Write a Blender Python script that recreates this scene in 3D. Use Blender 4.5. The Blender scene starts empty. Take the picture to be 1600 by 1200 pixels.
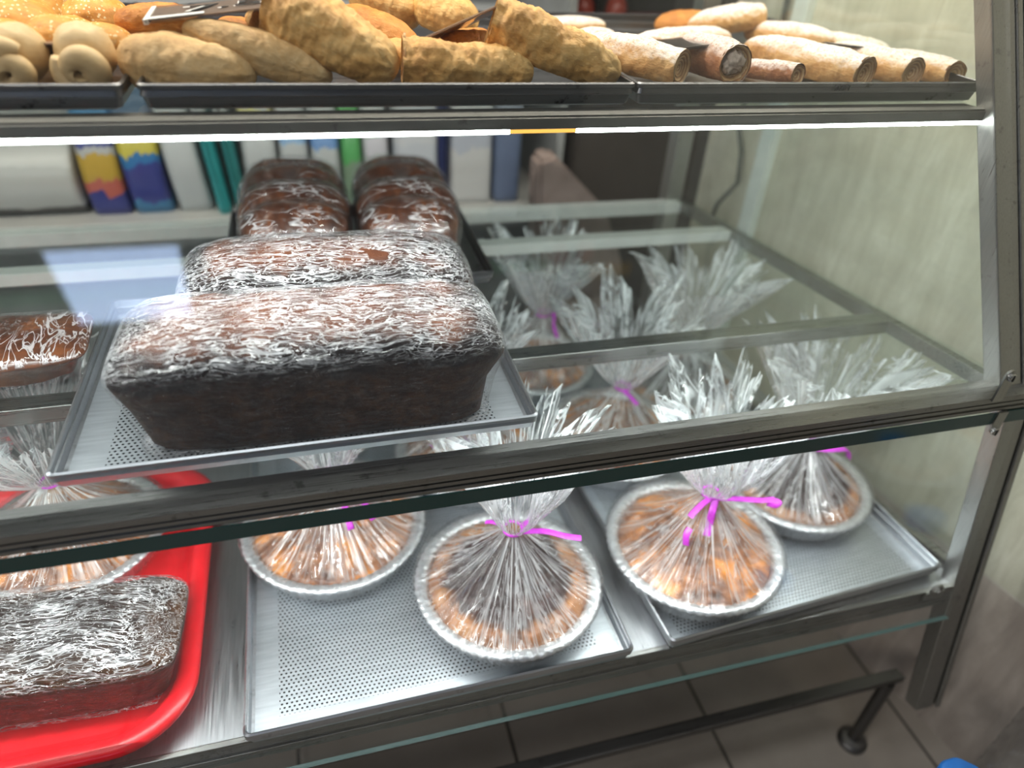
import bpy, bmesh, math, random
from mathutils import Vector, Matrix, noise

# ------------------------------------------------------------------ camera
H = 1.06                       # camera height above the floor; geometry below is written relative to camera height
F = 1101.0                     # focal length in pixels of a 1600 px wide frame
AX = Vector((0.96342981, -0.10687001, 0.2457271))      # world X, Y, Z seen in camera axes (right, down, forward)
AY = Vector((-0.26192322, -0.56915209, 0.77939857))
AZ = Vector((0.05656176, -0.81525745, -0.57632982))
S = bpy.context.scene
col = S.collection
cd = bpy.data.cameras.new('camera')
cd.sensor_width = 36.0
cd.lens = F / 1600 * 36
cd.clip_start = 0.01
cd.dof.use_dof = True
cd.dof.focus_distance = 0.66
cd.dof.aperture_fstop = 2.2
cam = bpy.data.objects.new('camera', cd)
col.objects.link(cam)
cam.matrix_world = Matrix(((AX.x, -AX.y, -AX.z, 0), (AY.x, -AY.y, -AY.z, 0), (AZ.x, -AZ.y, -AZ.z, H), (0, 0, 0, 1)))
S.camera = cam

# ------------------------------------------------------------------ view, world, lamps
S.view_settings.view_transform = 'Standard'
S.view_settings.look = 'None'
S.view_settings.gamma = 1.0
S.view_settings.exposure = 0.0
try: S.view_settings.use_curve_mapping = False
except Exception: pass
S.cycles.transparent_max_bounces = 48
S.cycles.max_bounces = 10
S.cycles.sample_clamp_indirect = 6.0

w = bpy.data.worlds.new('shop_ambient')
S.world = w
w.use_nodes = True
w.node_tree.nodes['Background'].inputs[0].default_value = (0.80, 0.86, 0.95, 1)
w.node_tree.nodes['Background'].inputs[1].default_value = 0.085


def area(name, loc, target, sx, sy, power, color=(1, 1, 1)):
    l = bpy.data.lights.new(name, 'AREA')
    l.shape = 'RECTANGLE'; l.size = sx; l.size_y = sy; l.energy = power; l.color = color
    o = bpy.data.objects.new(name, l); col.objects.link(o)
    o.location = (loc[0], loc[1], loc[2] + H)
    o.rotation_euler = (Vector(target) - Vector(loc)).to_track_quat('-Z', 'Y').to_euler()
    return o


area('case_top_lamp', (0.0, 0.84, 0.20), (0.0, 0.78, -0.16), 1.8, 0.02, 9.5, (1.0, 0.93, 0.80))
area('upper_rail_lamp', (-0.2, 0.602, -0.173), (-0.2, 0.68, -0.42), 1.7, 0.008, 3.6, (0.95, 1.0, 0.98))
area('middle_rail_lamp', (-0.2, 0.462, -0.437), (-0.2, 0.54, -0.68), 1.7, 0.008, 4.1, (0.95, 1.0, 0.98))
area('overhead_fill', (-0.2, 0.06, 1.44), (-0.2, 0.065, -0.6), 1.6, 0.36, 12.0, (0.95, 0.98, 1.0))  # unseen overhead fill, placed where the sloping glass does not mirror it
area('side_fill', (-2.4, -1.2, 1.35), (0.4, 0.4, -0.9), 0.8, 0.5, 26.0, (1.0, 0.97, 0.93))  # added fill from outside the view, brightens the floor and lower wall
area('back_fill', (0.0, 1.6, 1.2), (0.0, 1.7, -0.4), 1.6, 0.5, 14.0, (1.0, 0.97, 0.92))  # unseen area light that brightens the shelf behind the case

LIN = lambda h: tuple((c / 12.92 if c <= 0.04045 else ((c + 0.055) / 1.055) ** 2.4) for c in (int(h[i:i + 2], 16) / 255 for i in (0, 2, 4)))


def at(px, py, y):
    """the point in the place, y metres in front of the lens plane, seen at that spot of a 1600x1200 view"""
    c = Vector((px - 800, py - 600, F))
    r = Vector((AX.dot(c), AY.dot(c), AZ.dot(c)))
    return r * (y / r.y)


def side(y): return 0.741 - 0.2 * (y - 0.42)       # right glass of the case, it runs askew
def wallx(y): return 0.856 - 0.2 * (y - 0.42)      # tiled wall beside it
def pane_y(z): return 0.445 + 0.5 * (z + 0.42)     # sloping upper front glass
def low_y(z): return 0.437 + 0.19 * (z + 0.44)     # lower front glass

# ------------------------------------------------------------------ object helpers


def obj(name, bm, m, parent=None, loc=(0, 0, 0), smooth=True, rot=None):
    me = bpy.data.meshes.new(name)
    bm.normal_update()
    bm.to_mesh(me); bm.free()
    for x in (m if isinstance(m, (list, tuple)) else [m]): me.materials.append(x)
    if smooth:
        for p in me.polygons: p.use_smooth = True
    o = bpy.data.objects.new(name, me); col.objects.link(o)
    if parent is not None:
        o.parent = parent; o.location = loc
    else:
        o.location = (loc[0], loc[1], loc[2] + H)
    if rot is not None: o.rotation_euler = rot
    return o


def thing(name, label, cat, loc=(0, 0, 0), rot=(0, 0, 0), group=None):
    o = bpy.data.objects.new(name, None); col.objects.link(o)
    o.empty_display_size = 0.02
    o.location = (loc[0], loc[1], loc[2] + H); o.rotation_euler = rot
    o['label'] = label; o['category'] = cat
    if group: o['group'] = group
    return o


def tag(o, label, cat, group=None):
    o['label'] = label; o['category'] = cat
    if group: o['group'] = group
    return o


def struct(name, bm, m, label=None, cat=None, smooth=False):
    o = obj(name, bm, m, smooth=smooth)
    o['kind'] = 'structure'
    if label: o['label'] = label
    if cat: o['category'] = cat
    return o


def copy_thing(r, loc, rot=None, label=None, group=None):
    c = r.copy(); col.objects.link(c)
    c.location = (loc[0], loc[1], loc[2] + H)
    if rot is not None: c.rotation_euler = rot
    if label: c['label'] = label
    if group: c['group'] = group
    for ch in r.children:
        d = ch.copy(); col.objects.link(d); d.parent = c
        for g in ch.children:
            e = g.copy(); col.objects.link(e); e.parent = d
    return c


def B(): return bmesh.new()


def add_box(bm, lo, hi, bev=0.0, mi=0):
    pts = [(x, y, z) for x in (lo[0], hi[0]) for y in (lo[1], hi[1]) for z in (lo[2], hi[2])]
    return add_hex(bm, pts, bev, mi)


def add_hex(bm, p, bev=0.0, mi=0):
    """8 corners ordered x-y-z binary"""
    t = bmesh.new()
    v = [t.verts.new(q) for q in p]
    for f in ((0, 1, 3, 2), (4, 6, 7, 5), (0, 4, 5, 1), (2, 3, 7, 6), (0, 2, 6, 4), (1, 5, 7, 3)):
        fc = t.faces.new([v[i] for i in f]); fc.material_index = mi
    bmesh.ops.recalc_face_normals(t, faces=t.faces)
    if bev > 0: bmesh.ops.bevel(t, geom=t.edges[:], offset=bev, segments=2, affect='EDGES', profile=0.6)
    for f in t.faces: f.material_index = mi
    me = bpy.data.meshes.new('tmp'); t.to_mesh(me); t.free()
    bm.from_mesh(me); bpy.data.meshes.remove(me)


def bar(bm, a, b, w, h, up=(0, 0, 1), bev=0.001):
    a, b = Vector(a), Vector(b)
    d = (b - a).normalized(); up = Vector(up)
    s = d.cross(up).normalized(); u = s.cross(d).normalized()
    p = []
    for e in (a, b):
        for i in (-1, 1):
            for j in (-1, 1): p.append(e + s * (i * w / 2) + u * (j * h / 2))
    add_hex(bm, p, bev)


def grid_faces(bm, rings, close=True, caps=(False, False), mi=0):
    n = len(rings[0])
    for a, b in zip(rings[:-1], rings[1:]):
        for i in range(n if close else n - 1):
            j = (i + 1) % n
            try: bm.faces.new((a[i], a[j], b[j], b[i])).material_index = mi
            except ValueError: pass
    if caps[0]: bm.faces.new(list(reversed(rings[0]))).material_index = mi
    if caps[1]: bm.faces.new(rings[-1]).material_index = mi


def add_tube(bm, pts, rad, n=10, caps=True, up=(0, 0, 1), flat=1.0):
    pts = [Vector(p) for p in pts]
    rings = []
    prev = None
    for i, p in enumerate(pts):
        d = (pts[min(i + 1, len(pts) - 1)] - pts[max(i - 1, 0)]).normalized()
        s = d.cross(Vector(up)) if prev is None else prev - d * prev.dot(d)
        if s.length < 1e-5: s = d.cross(Vector((1, 0, 0)))
        s.normalize(); prev = s
        u = s.cross(d).normalized()
        r = rad[i] if isinstance(rad, (list, tuple)) else rad
        rings.append([bm.verts.new(p + s * (math.cos(2 * math.pi * k / n) * r) + u * (math.sin(2 * math.pi * k / n) * r * flat)) for k in range(n)])
    grid_faces(bm, rings, True, (caps, caps))


def add_lathe(bm, prof, n=48, c=(0, 0, 0), fn=None, caps=(False, False)):
    rings = []
    for (r, z) in prof:
        ring = []
        for k in range(n):
            a = 2 * math.pi * k / n
            rr = fn(r, z, a) if fn else r
            ring.append(bm.verts.new((c[0] + rr * math.cos(a), c[1] + rr * math.sin(a), c[2] + z)))
        rings.append(ring)
    grid_faces(bm, rings, True, caps)


def rrect(hx, hy, r, n=6):
    o = []
    for cx, cy, a0 in ((hx - r, hy - r, 0), (-hx + r, hy - r, 90), (-hx + r, -hy + r, 180), (hx - r, -hy + r, 270)):
        for k in range(n + 1):
            a = math.radians(a0 + 90 * k / n)
            o.append((cx + r * math.cos(a), cy + r * math.sin(a)))
    return o


def loft_rrect(bm, loops, n=6, cap0=True, cap1=True):
    rings = []
    for (hx, hy, r, z) in loops: rings.append([bm.verts.new((x, y, z)) for x, y in rrect(hx, hy, max(r, 0.0005), n)])
    grid_faces(bm, rings, True, (cap0, cap1))


def fbm(v, o=4, rough=0.5):
    s, a, f = 0.0, 1.0, 1.0
    for _ in range(o):
        s += a * noise.noise(v * f); a *= rough; f *= 2.03
    return s

# ------------------------------------------------------------------ material helpers


class NT:
    def __init__(self, name):
        self.m = bpy.data.materials.new(name); self.m.use_nodes = True
        self.t = self.m.node_tree; self.t.nodes.clear()
        self.out = self.t.nodes.new('ShaderNodeOutputMaterial')

    def n(self, kind, ins=None, **kw):
        x = self.t.nodes.new('ShaderNode' + kind)
        for k, v in kw.items(): setattr(x, k, v)
        for k, v in (ins or {}).items():
            if isinstance(v, bpy.types.NodeSocket): self.t.links.new(v, x.inputs[k])
            elif v is not None: x.inputs[k].default_value = v
        return x

    def math(self, op, a, b=None, c=None, clamp=False):
        x = self.t.nodes.new('ShaderNodeMath'); x.operation = op; x.use_clamp = clamp
        for i, v in enumerate((a, b, c)):
            if v is None: continue
            if isinstance(v, bpy.types.NodeSocket): self.t.links.new(v, x.inputs[i])
            else: x.inputs[i].default_value = v
        return x.outputs[0]

    def mix(self, fac, a, b):
        x = self.t.nodes.new('ShaderNodeMix'); x.data_type = 'RGBA'
        for i, v in ((0, fac), (6, a), (7, b)):
            if isinstance(v, bpy.types.NodeSocket): self.t.links.new(v, x.inputs[i])
            else: x.inputs[i].default_value = v if i == 0 else (tuple(v) + (1,))[:4]
        return x.outputs[2]

    def ramp(self, fac, stops, interp='LINEAR'):
        x = self.t.nodes.new('ShaderNodeValToRGB'); x.color_ramp.interpolation = interp
        e = x.color_ramp.elements
        while len(e) < len(stops): e.new(0.5)
        for el, (p, c) in zip(e, stops):
            el.position = p; el.color = (tuple(c) + (1,))[:4] if not isinstance(c, float) else (c, c, c, 1)
        self.t.links.new(fac, x.inputs[0])
        return x.outputs[0]

    def coord(self, which='Object', scale=(1, 1, 1), rot=(0, 0, 0), loc=(0, 0, 0)):
        c = self.n('TexCoord').outputs[which]
        return self.n('Mapping', {0: c, 1: loc, 2: rot, 3: scale}).outputs[0]

    def noise(self, vec, scale, detail=4.0, rough=0.5, dist=0.0):
        return self.n('TexNoise', {'Vector': vec, 'Scale': scale, 'Detail': detail, 'Roughness': rough, 'Distortion': dist}).outputs[0]

    def bsdf(self, base, rough=0.5, metal=0.0, bump=None, bstr=0.3, bdist=0.002, spec=None, sss=None, coat=None):
        p = self.n('BsdfPrincipled', {'Base Color': base if isinstance(base, bpy.types.NodeSocket) else (tuple(base) + (1,))[:4], 'Roughness': rough, 'Metallic': metal})
        if spec is not None: p.inputs['Specular IOR Level'].default_value = spec
        if coat is not None: p.inputs['Coat Weight'].default_value = coat; p.inputs['Coat Roughness'].default_value = 0.15
        if bump is not None:
            b = self.n('Bump', {'Height': bump, 'Strength': bstr, 'Distance': bdist})
            self.t.links.new(b.outputs[0], p.inputs['Normal'])
        return p.outputs[0]

    def done(self, sh):
        self.t.links.new(sh, self.out.inputs[0]); return self.m


def plain(name, c, rough=0.5, metal=0.0, var=0.12, sc=40, spec=None):
    t = NT(name)
    n = t.noise(t.coord(), sc)
    c0 = tuple(x * (1 - var) for x in c); c1 = tuple(min(1, x * (1 + var)) for x in c)
    return t.done(t.bsdf(t.ramp(n, ((0.3, c0), (0.7, c1))), rough, metal, spec=spec))


def brushed(name, c, rough=0.32, stretch=(1, 60, 60), dirt=0.0):
    t = NT(name)
    n = t.noise(t.coord(scale=stretch), 12, 5, 0.6)
    r = t.ramp(n, ((0.3, rough * 0.8), (0.7, rough * 1.25)))
    base = t.ramp(n, ((0.25, tuple(x * 0.85 for x in c)), (0.75, tuple(min(1, x * 1.1) for x in c))))
    if dirt:
        d = t.noise(t.coord(), 55, 6, 0.7)
        base = t.mix(t.ramp(d, ((0.60, 0.0), (0.68, dirt))), base, (0.03, 0.028, 0.025))
    p = t.n('BsdfPrincipled', {'Base Color': base, 'Roughness': r, 'Metallic': 1.0})
    b = t.n('Bump', {'Height': n, 'Strength': 0.08, 'Distance': 0.0005})
    t.t.links.new(b.outputs[0], p.inputs['Normal'])
    return t.done(p.outputs[0])


def glass_mat(name, tint=(0.95, 0.975, 0.96), k=1.0, smudge=0.0):
    t = NT(name)
    f = t.n('LayerWeight', {'Blend': 0.5}).outputs['Facing']
    f = t.math('POWER', f, 5.0)
    f = t.math('MULTIPLY_ADD', f, 0.9 * k, 0.035 * k, clamp=True)
    tr = t.n('BsdfTransparent', {0: tint + (1,)})
    gl = t.n('BsdfGlossy', {'Color': (1, 1, 1, 1), 'Roughness': 0.0})
    sh = t.n('MixShader', {0: f, 1: tr.outputs[0], 2: gl.outputs[0]}).outputs[0]
    if smudge:
        n = t.noise(t.coord(scale=(3, 1, 9)), 9, 6, 0.7, 1.0)
        d = t.n('BsdfDiffuse', {0: (0.75, 0.8, 0.78, 1)})
        sh = t.n('MixShader', {0: t.ramp(n, ((0.48, 0.004), (0.75, smudge))), 1: sh, 2: d.outputs[0]}).outputs[0]
    return t.done(sh)


def film_mat(name, vec_kind, dirs, white=0.5, sharp=0.07, gloss=0.16, bstr=0.6, haze=0.02, cover=None, tintc=(0.96, 0.97, 1.0), patch=(0.38, 0.60, 0.2), psc=14, crisp=1.8):
    """clear food film: see-through, glossy, with whitened creases and painted lamp glints running along the given stretched directions"""
    t = NT(name)
    if vec_kind == 'film':
        base = t.n('Attribute', attribute_name='film_co').outputs['Vector']
    else:
        base = t.n('TexCoord').outputs['Object']
        wn = t.n('TexNoise', {'Vector': base, 'Scale': 11.0, 'Detail': 3.0}).outputs['Color']
        wv = t.n('VectorMath', {0: wn, 1: (0.5, 0.5, 0.5)}, operation='SUBTRACT').outputs[0]
        wv = t.n('VectorMath', {0: wv, 1: (0.018, 0.036, 0.034)}, operation='MULTIPLY').outputs[0]
        base = t.n('VectorMath', {0: base, 1: wv}, operation='ADD').outputs[0]
    hsum, crease_glint = None, None
    for (sc, rot, s, dist, wt) in dirs:
        v = t.n('Mapping', {0: base, 2: rot, 3: sc}).outputs[0]
        n = t.noise(v, s, 2.0, 0.5, dist)
        r = t.math('ABSOLUTE', t.math('SUBTRACT', n, 0.5))
        line = t.math('SUBTRACT', 1.0, t.math('DIVIDE', r, sharp * 0.5), clamp=True)
        pt = t.noise(base, psc * (0.7 + 0.5 * wt), 2.0)
        line = t.math('MULTIPLY', t.math('MULTIPLY', line, wt), t.ramp(pt, ((patch[0], patch[2]), (patch[1], 1.0))))
        crease_glint = line if crease_glint is None else t.math('MAXIMUM', crease_glint, line)
        hsum = n if hsum is None else t.math('ADD', hsum, n)
    crease_glint = t.math('MULTIPLY', crease_glint, crisp, clamp=True)
    if cover is not None: crease_glint = t.math('MULTIPLY', crease_glint, cover(t, base))
    b = t.n('Bump', {'Height': hsum, 'Strength': bstr, 'Distance': 0.004})
    f = t.n('LayerWeight', {'Blend': 0.5}).outputs['Facing']
    f = t.math('MULTIPLY_ADD', t.math('POWER', f, 4.0), 0.5, gloss, clamp=True)
    tr = t.n('BsdfTransparent', {0: (0.985, 0.985, 0.99, 1)})
    gl = t.n('BsdfGlossy', {'Color': (1, 1, 1, 1), 'Roughness': 0.12})
    t.t.links.new(b.outputs[0], gl.inputs['Normal'])
    clear = t.n('MixShader', {0: f, 1: tr.outputs[0], 2: gl.outputs[0]}).outputs[0]
    df = t.n('BsdfDiffuse', {0: tintc + (1,)}); tl = t.n('BsdfTranslucent', {0: tintc + (1,)})
    g2 = t.n('BsdfGlossy', {'Color': (1, 1, 1, 1), 'Roughness': 0.35})
    t.t.links.new(b.outputs[0], g2.inputs['Normal'])
    wh = t.n('MixShader', {0: 0.4, 1: df.outputs[0], 2: tl.outputs[0]}).outputs[0]
    wh = t.n('MixShader', {0: 0.3, 1: wh, 2: g2.outputs[0]}).outputs[0]
    fac = t.math('MULTIPLY_ADD', crease_glint, white, haze, clamp=True)  # white streaks put the lamp glints on the wrinkles into the colour
    return t.done(t.n('MixShader', {0: fac, 1: clear, 2: wh}).outputs[0])


def glow(name, c, s):
    t = NT(name)
    return t.done(t.n('Emission', {0: c + (1,), 1: s}).outputs[0])


# ------------------------------------------------------------------ materials
M = {}
M['steel'] = brushed('brushed_steel', (0.30, 0.30, 0.29), 0.30, (1, 60, 60), 0.5)
M['steel_lit'] = plain('lit_pale_bar', (0.80, 0.80, 0.77), 0.45, 0.25, var=0.06)  # pale bar metal, lightened for the strip light falling on the rear bars
M['steel_v'] = brushed('brushed_steel_post', (0.40, 0.40, 0.38), 0.33, (60, 60, 2), 0.3)
M['steel_sheet'] = brushed('steel_sheet', (0.45, 0.46, 0.48), 0.34, (40, 1.5, 40), 0.25)
M['alu'] = brushed('baking_tray_aluminium', (0.55, 0.57, 0.60), 0.38, (1, 30, 30), 0.25)
M['alu_dark'] = brushed('worn_tray_aluminium', (0.21, 0.21, 0.22), 0.36, (1, 40, 40), 0.8)
M['steel_dark'] = brushed('dull_dark_steel', (0.16, 0.155, 0.15), 0.45, (1, 60, 60), 0.3)
M['steel_satin'] = brushed('satin_steel', (0.19, 0.19, 0.18), 0.5, (1, 60, 60), 0.4)
M['screw'] = brushed('screw_steel', (0.6, 0.6, 0.58), 0.25, (20, 20, 20))
M['glass'] = glass_mat('case_glass', (0.965, 0.985, 0.972), 1.0, 0.035)
M['glass_front'] = glass_mat('front_glass', (0.98, 0.988, 0.985), 1.5, 0.006)
M['glass_shelf'] = glass_mat('shelf_glass', (0.95, 0.975, 0.965), 0.8, 0.03)
t = NT('glass_edge'); M['edge'] = t.done(t.bsdf((0.006, 0.045, 0.042), 0.12, 0, spec=0.8))
t = NT('glass_edge_pale'); M['edge_pale'] = t.done(t.bsdf((0.16, 0.30, 0.28), 0.2, 0, spec=0.8))
M['led'] = glow('led_white', (0.93, 1.0, 0.97), 28.0)
M['led_amber'] = glow('led_amber', (1.0, 0.50, 0.10), 1.6)
M['panel'] = glow('ceiling_panel', (0.52, 0.68, 1.0), 6.0)
M['rubber'] = plain('dark_gasket', (0.012, 0.012, 0.012), 0.5)
M['white_plastic'] = plain('white_plastic', (0.80, 0.85, 0.82), 0.4, var=0.05)
M['cable'] = plain('cable', (0.10, 0.105, 0.095), 0.5)

# perforated tray floor: staggered holes inside a plain margin
t = NT('perforated_aluminium')
x, y = 0.0048, 0.0042
c = t.n('TexCoord').outputs['Object']
s = t.n('SeparateXYZ', {0: c})
row = t.math('DIVIDE', s.outputs[1], y)
odd = t.math('MULTIPLY', t.math('FLOORED_MODULO', t.math('FLOOR', row), 2.0), 0.5)
fx = t.math('SUBTRACT', t.math('FRACT', t.math('ADD', t.math('DIVIDE', s.outputs[0], x), odd)), 0.5)
fy = t.math('SUBTRACT', t.math('FRACT', row), 0.5)
d = t.math('SQRT', t.math('ADD', t.math('POWER', fx, 2.0), t.math('POWER', fy, 2.0)))
hole = t.math('LESS_THAN', d, 0.25)
inside = t.math('MULTIPLY', t.math('LESS_THAN', t.math('ABSOLUTE', s.outputs[0]), 0.168), t.math('LESS_THAN', t.math('ABSOLUTE', s.outputs[1]), 0.262))
hole = t.math('MULTIPLY', hole, inside)
n = t.noise(t.coord(scale=(2, 20, 20)), 14, 5)
base = t.ramp(n, ((0.3, (0.56, 0.60, 0.64)), (0.7, (0.70, 0.74, 0.78))))
al = t.bsdf(base, 0.42, 0.85)
hk = t.n('BsdfDiffuse', {0: (0.012, 0.013, 0.015, 1)}).outputs[0]
M['perf'] = t.done(t.n('MixShader', {0: hole, 1: al, 2: hk}).outputs[0])

t = NT('foil'); n = t.noise(t.coord(), 90, 5, 0.6)
v = t.n('TexVoronoi', {'Vector': t.coord(), 'Scale': 180.0}).outputs[0]
M['foil'] = t.done(t.bsdf(t.ramp(n, ((0.3, (0.66, 0.68, 0.70)), (0.7, (0.84, 0.86, 0.88)))), 0.36, 0.8, bump=t.math('ADD', n, v), bstr=0.35, bdist=0.002))
t = NT('red_plastic'); n = t.noise(t.coord(), 60, 3)
M['red'] = t.done(t.bsdf(t.ramp(n, ((0.3, (0.74, 0.008, 0.016)), (0.7, (0.82, 0.012, 0.022)))), 0.28, 0, bump=t.noise(t.coord(), 900, 2), bstr=0.06))
t = NT('magenta_ribbon'); n = t.noise(t.coord(scale=(1, 1, 1)), 300, 2)
M['ribbon'] = t.done(t.bsdf(t.ramp(n, ((0.3, (0.62, 0.03, 0.66)), (0.7, (0.80, 0.08, 0.82)))), 0.32, 0, spec=0.7))

# cocoa loaf: dark crust shoulder, browner sides and top
t = NT('cocoa_loaf')
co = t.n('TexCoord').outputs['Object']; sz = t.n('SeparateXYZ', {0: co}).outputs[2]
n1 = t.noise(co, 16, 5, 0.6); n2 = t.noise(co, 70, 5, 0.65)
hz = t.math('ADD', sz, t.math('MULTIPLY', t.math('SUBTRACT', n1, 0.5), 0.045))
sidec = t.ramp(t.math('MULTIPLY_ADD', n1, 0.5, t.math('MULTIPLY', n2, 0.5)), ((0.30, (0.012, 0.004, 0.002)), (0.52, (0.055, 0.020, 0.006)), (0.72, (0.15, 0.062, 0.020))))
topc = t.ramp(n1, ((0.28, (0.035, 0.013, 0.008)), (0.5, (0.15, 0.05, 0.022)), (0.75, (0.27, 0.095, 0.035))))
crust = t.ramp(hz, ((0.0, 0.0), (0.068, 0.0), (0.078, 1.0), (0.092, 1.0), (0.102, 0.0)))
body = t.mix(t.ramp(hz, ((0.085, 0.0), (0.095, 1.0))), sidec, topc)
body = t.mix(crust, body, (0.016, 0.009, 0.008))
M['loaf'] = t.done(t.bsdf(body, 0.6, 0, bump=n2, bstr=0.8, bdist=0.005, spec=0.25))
t = NT('cocoa_loaf_rounded')
co = t.n('TexCoord').outputs['Object']
n1 = t.noise(co, 22, 5, 0.6); n2 = t.noise(t.coord(scale=(1, 3, 1)), 40, 4)
M['loaf_r'] = t.done(t.bsdf(t.ramp(t.math('MULTIPLY_ADD', n2, 0.4, t.math('MULTIPLY', n1, 0.6)), ((0.3, (0.03, 0.012, 0.008)), (0.5, (0.10, 0.032, 0.014)), (0.72, (0.26, 0.085, 0.025)))), 0.35, 0, bump=n1, bstr=0.4, bdist=0.004, coat=0.5))

R_ = math.radians
topside_glints = lambda t, b: t.ramp(t.n('SeparateXYZ', {0: t.n('TexCoord').outputs['Normal']}).outputs[2], ((0.15, 0.09), (0.60, 1.0)))  # more painted glints on upward faces, few on the sides
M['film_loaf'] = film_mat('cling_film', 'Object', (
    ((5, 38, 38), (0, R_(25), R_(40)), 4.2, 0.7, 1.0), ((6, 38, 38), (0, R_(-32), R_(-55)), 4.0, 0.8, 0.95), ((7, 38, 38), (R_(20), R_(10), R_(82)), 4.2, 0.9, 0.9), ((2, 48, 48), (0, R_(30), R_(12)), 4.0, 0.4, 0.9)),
    white=0.92, sharp=0.042, gloss=0.025, bstr=1.0, haze=0.003, cover=topside_glints, patch=(0.36, 0.58, 0.25), psc=16)
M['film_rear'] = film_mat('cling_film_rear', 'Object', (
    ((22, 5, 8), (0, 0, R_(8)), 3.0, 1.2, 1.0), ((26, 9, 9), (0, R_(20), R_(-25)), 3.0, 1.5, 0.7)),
    white=0.75, sharp=0.07, gloss=0.04, bstr=0.7, haze=0.006, cover=topside_glints, patch=(0.45, 0.62, 0.05))
M['film_bag'] = film_mat('cellophane_bag', 'film', (
    ((1, 1, 0.10), (0, 0, 0), 6.5, 0.5, 1.0), ((1, 1, 0.22), (0, 0, R_(20)), 9.0, 0.8, 0.85), ((1, 1, 0.7), (0, 0, 0), 4.0, 2.2, 0.8), ((1, 1, 1.2), (0, 0, R_(50)), 5.0, 1.5, 0.7)),
    white=0.95, sharp=0.075, gloss=0.04, bstr=0.5, haze=0.02, psc=2.2, patch=(0.38, 0.58, 0.15),
    cover=lambda t, b: t.ramp(t.n('Attribute', attribute_name='film_v').outputs['Fac'], ((0.0, 0.10), (0.06, 0.12), (0.10, 0.36), (0.20, 0.42), (0.33, 0.85), (0.45, 1.0))))


def pastry_mat(name, stops, sugar=0.0, dots=None, bstr=0.6, sc=55, rough=0.55, lam=0.0):
    t = NT(name)
    co = t.n('TexCoord').outputs['Object']
    n1 = t.noise(co, sc * 0.5, 5, 0.6, 0.4); n2 = t.noise(t.coord(scale=(1, 2.5, 2.5)), sc * 3.5, 5, 0.65, 0.6)
    k = t.math('ADD', t.math('MULTIPLY', n1, 0.65), t.math('MULTIPLY', n2, 0.35))
    base = t.ramp(k, stops)
    h = t.math('ADD', n1, t.math('MULTIPLY', n2, 0.7))
    if dots:
        v = t.n('TexVoronoi', {'Vector': t.coord(scale=(1, 1, 1)), 'Scale': 260.0}).outputs[0]
        dm = t.math('MULTIPLY', t.math('LESS_THAN', v, 0.30), t.ramp(t.noise(co, 40, 2), ((0.42, 0.0), (0.5, 1.0))))
        base = t.mix(dm, base, dots); h = t.math('ADD', h, t.math('MULTIPLY', dm, 0.6))
    if sugar:
        nz = t.n('SeparateXYZ', {0: t.n('NewGeometry').outputs['Normal']}).outputs[2]
        s = t.math('MULTIPLY', t.ramp(nz, ((0.25, 0.0), (0.85, 1.0))), t.ramp(t.noise(co, sc * 6, 4, 0.7), ((0.30, 0.0), (0.52, sugar))))
        base = t.mix(s, base, (0.80, 0.76, 0.72))
    return t.done(t.bsdf(base, rough, 0, bump=h, bstr=bstr, bdist=0.003))


M['p_gold'] = pastry_mat('golden_puff', ((0.28, (0.42, 0.17, 0.035)), (0.48, (0.72, 0.40, 0.12)), (0.7, (0.86, 0.60, 0.26))))
M['p_pale'] = pastry_mat('pale_golden_crust', ((0.28, (0.44, 0.22, 0.075)), (0.48, (0.68, 0.42, 0.17)), (0.7, (0.84, 0.62, 0.33))))
M['p_orange'] = pastry_mat('browned_orange_crust', ((0.28, (0.30, 0.08, 0.012)), (0.5, (0.62, 0.24, 0.04)), (0.72, (0.80, 0.42, 0.11))))
M['p_dough'] = pastry_mat('pale_dough', ((0.3, (0.50, 0.32, 0.14)), (0.5, (0.66, 0.47, 0.24)), (0.7, (0.74, 0.56, 0.32))), bstr=0.2, sc=25)
M['p_sesame'] = pastry_mat('sesame_crust', ((0.28, (0.36, 0.11, 0.015)), (0.5, (0.66, 0.30, 0.05)), (0.72, (0.80, 0.48, 0.14))), dots=(0.80, 0.62, 0.34), bstr=0.4, sc=35)
M['p_sugar'] = pastry_mat('sugared_puff', ((0.28, (0.34, 0.12, 0.03)), (0.48, (0.62, 0.33, 0.11)), (0.7, (0.78, 0.52, 0.24))), sugar=1.0)
M['p_sugar_dark'] = pastry_mat('sugared_brown_shaded_puff', ((0.28, (0.16, 0.05, 0.02)), (0.5, (0.34, 0.13, 0.05)), (0.7, (0.52, 0.26, 0.11))), sugar=0.8)  # darker copy of the sugared puff, with the filled roll's shadow in its colour
t = NT('rolled_layers')
co = t.n('TexCoord').outputs['Object']; sx = t.n('SeparateXYZ', {0: co})
rr = t.math('SQRT', t.math('ADD', t.math('POWER', sx.outputs[1], 2.0), t.math('MULTIPLY', t.math('POWER', sx.outputs[2], 2.0), 1.15)))
an = t.math('DIVIDE', t.math('ARCTAN2', sx.outputs[2], sx.outputs[1]), 2 * math.pi)
nn = t.noise(co, 120, 4, 0.6)
fr = t.math('FRACT', t.math('ADD', t.math('ADD', t.math('MULTIPLY', rr, 290.0), an), t.math('MULTIPLY', nn, 0.9)))
M['p_end'] = t.done(t.bsdf(t.ramp(fr, ((0.0, (0.30, 0.13, 0.045)), (0.3, (0.42, 0.21, 0.075)), (0.6, (0.66, 0.42, 0.19)), (0.88, (0.76, 0.55, 0.30)), (1.0, (0.30, 0.13, 0.045)))), 0.6, 0, bump=fr, bstr=0.7, bdist=0.003))
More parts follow.
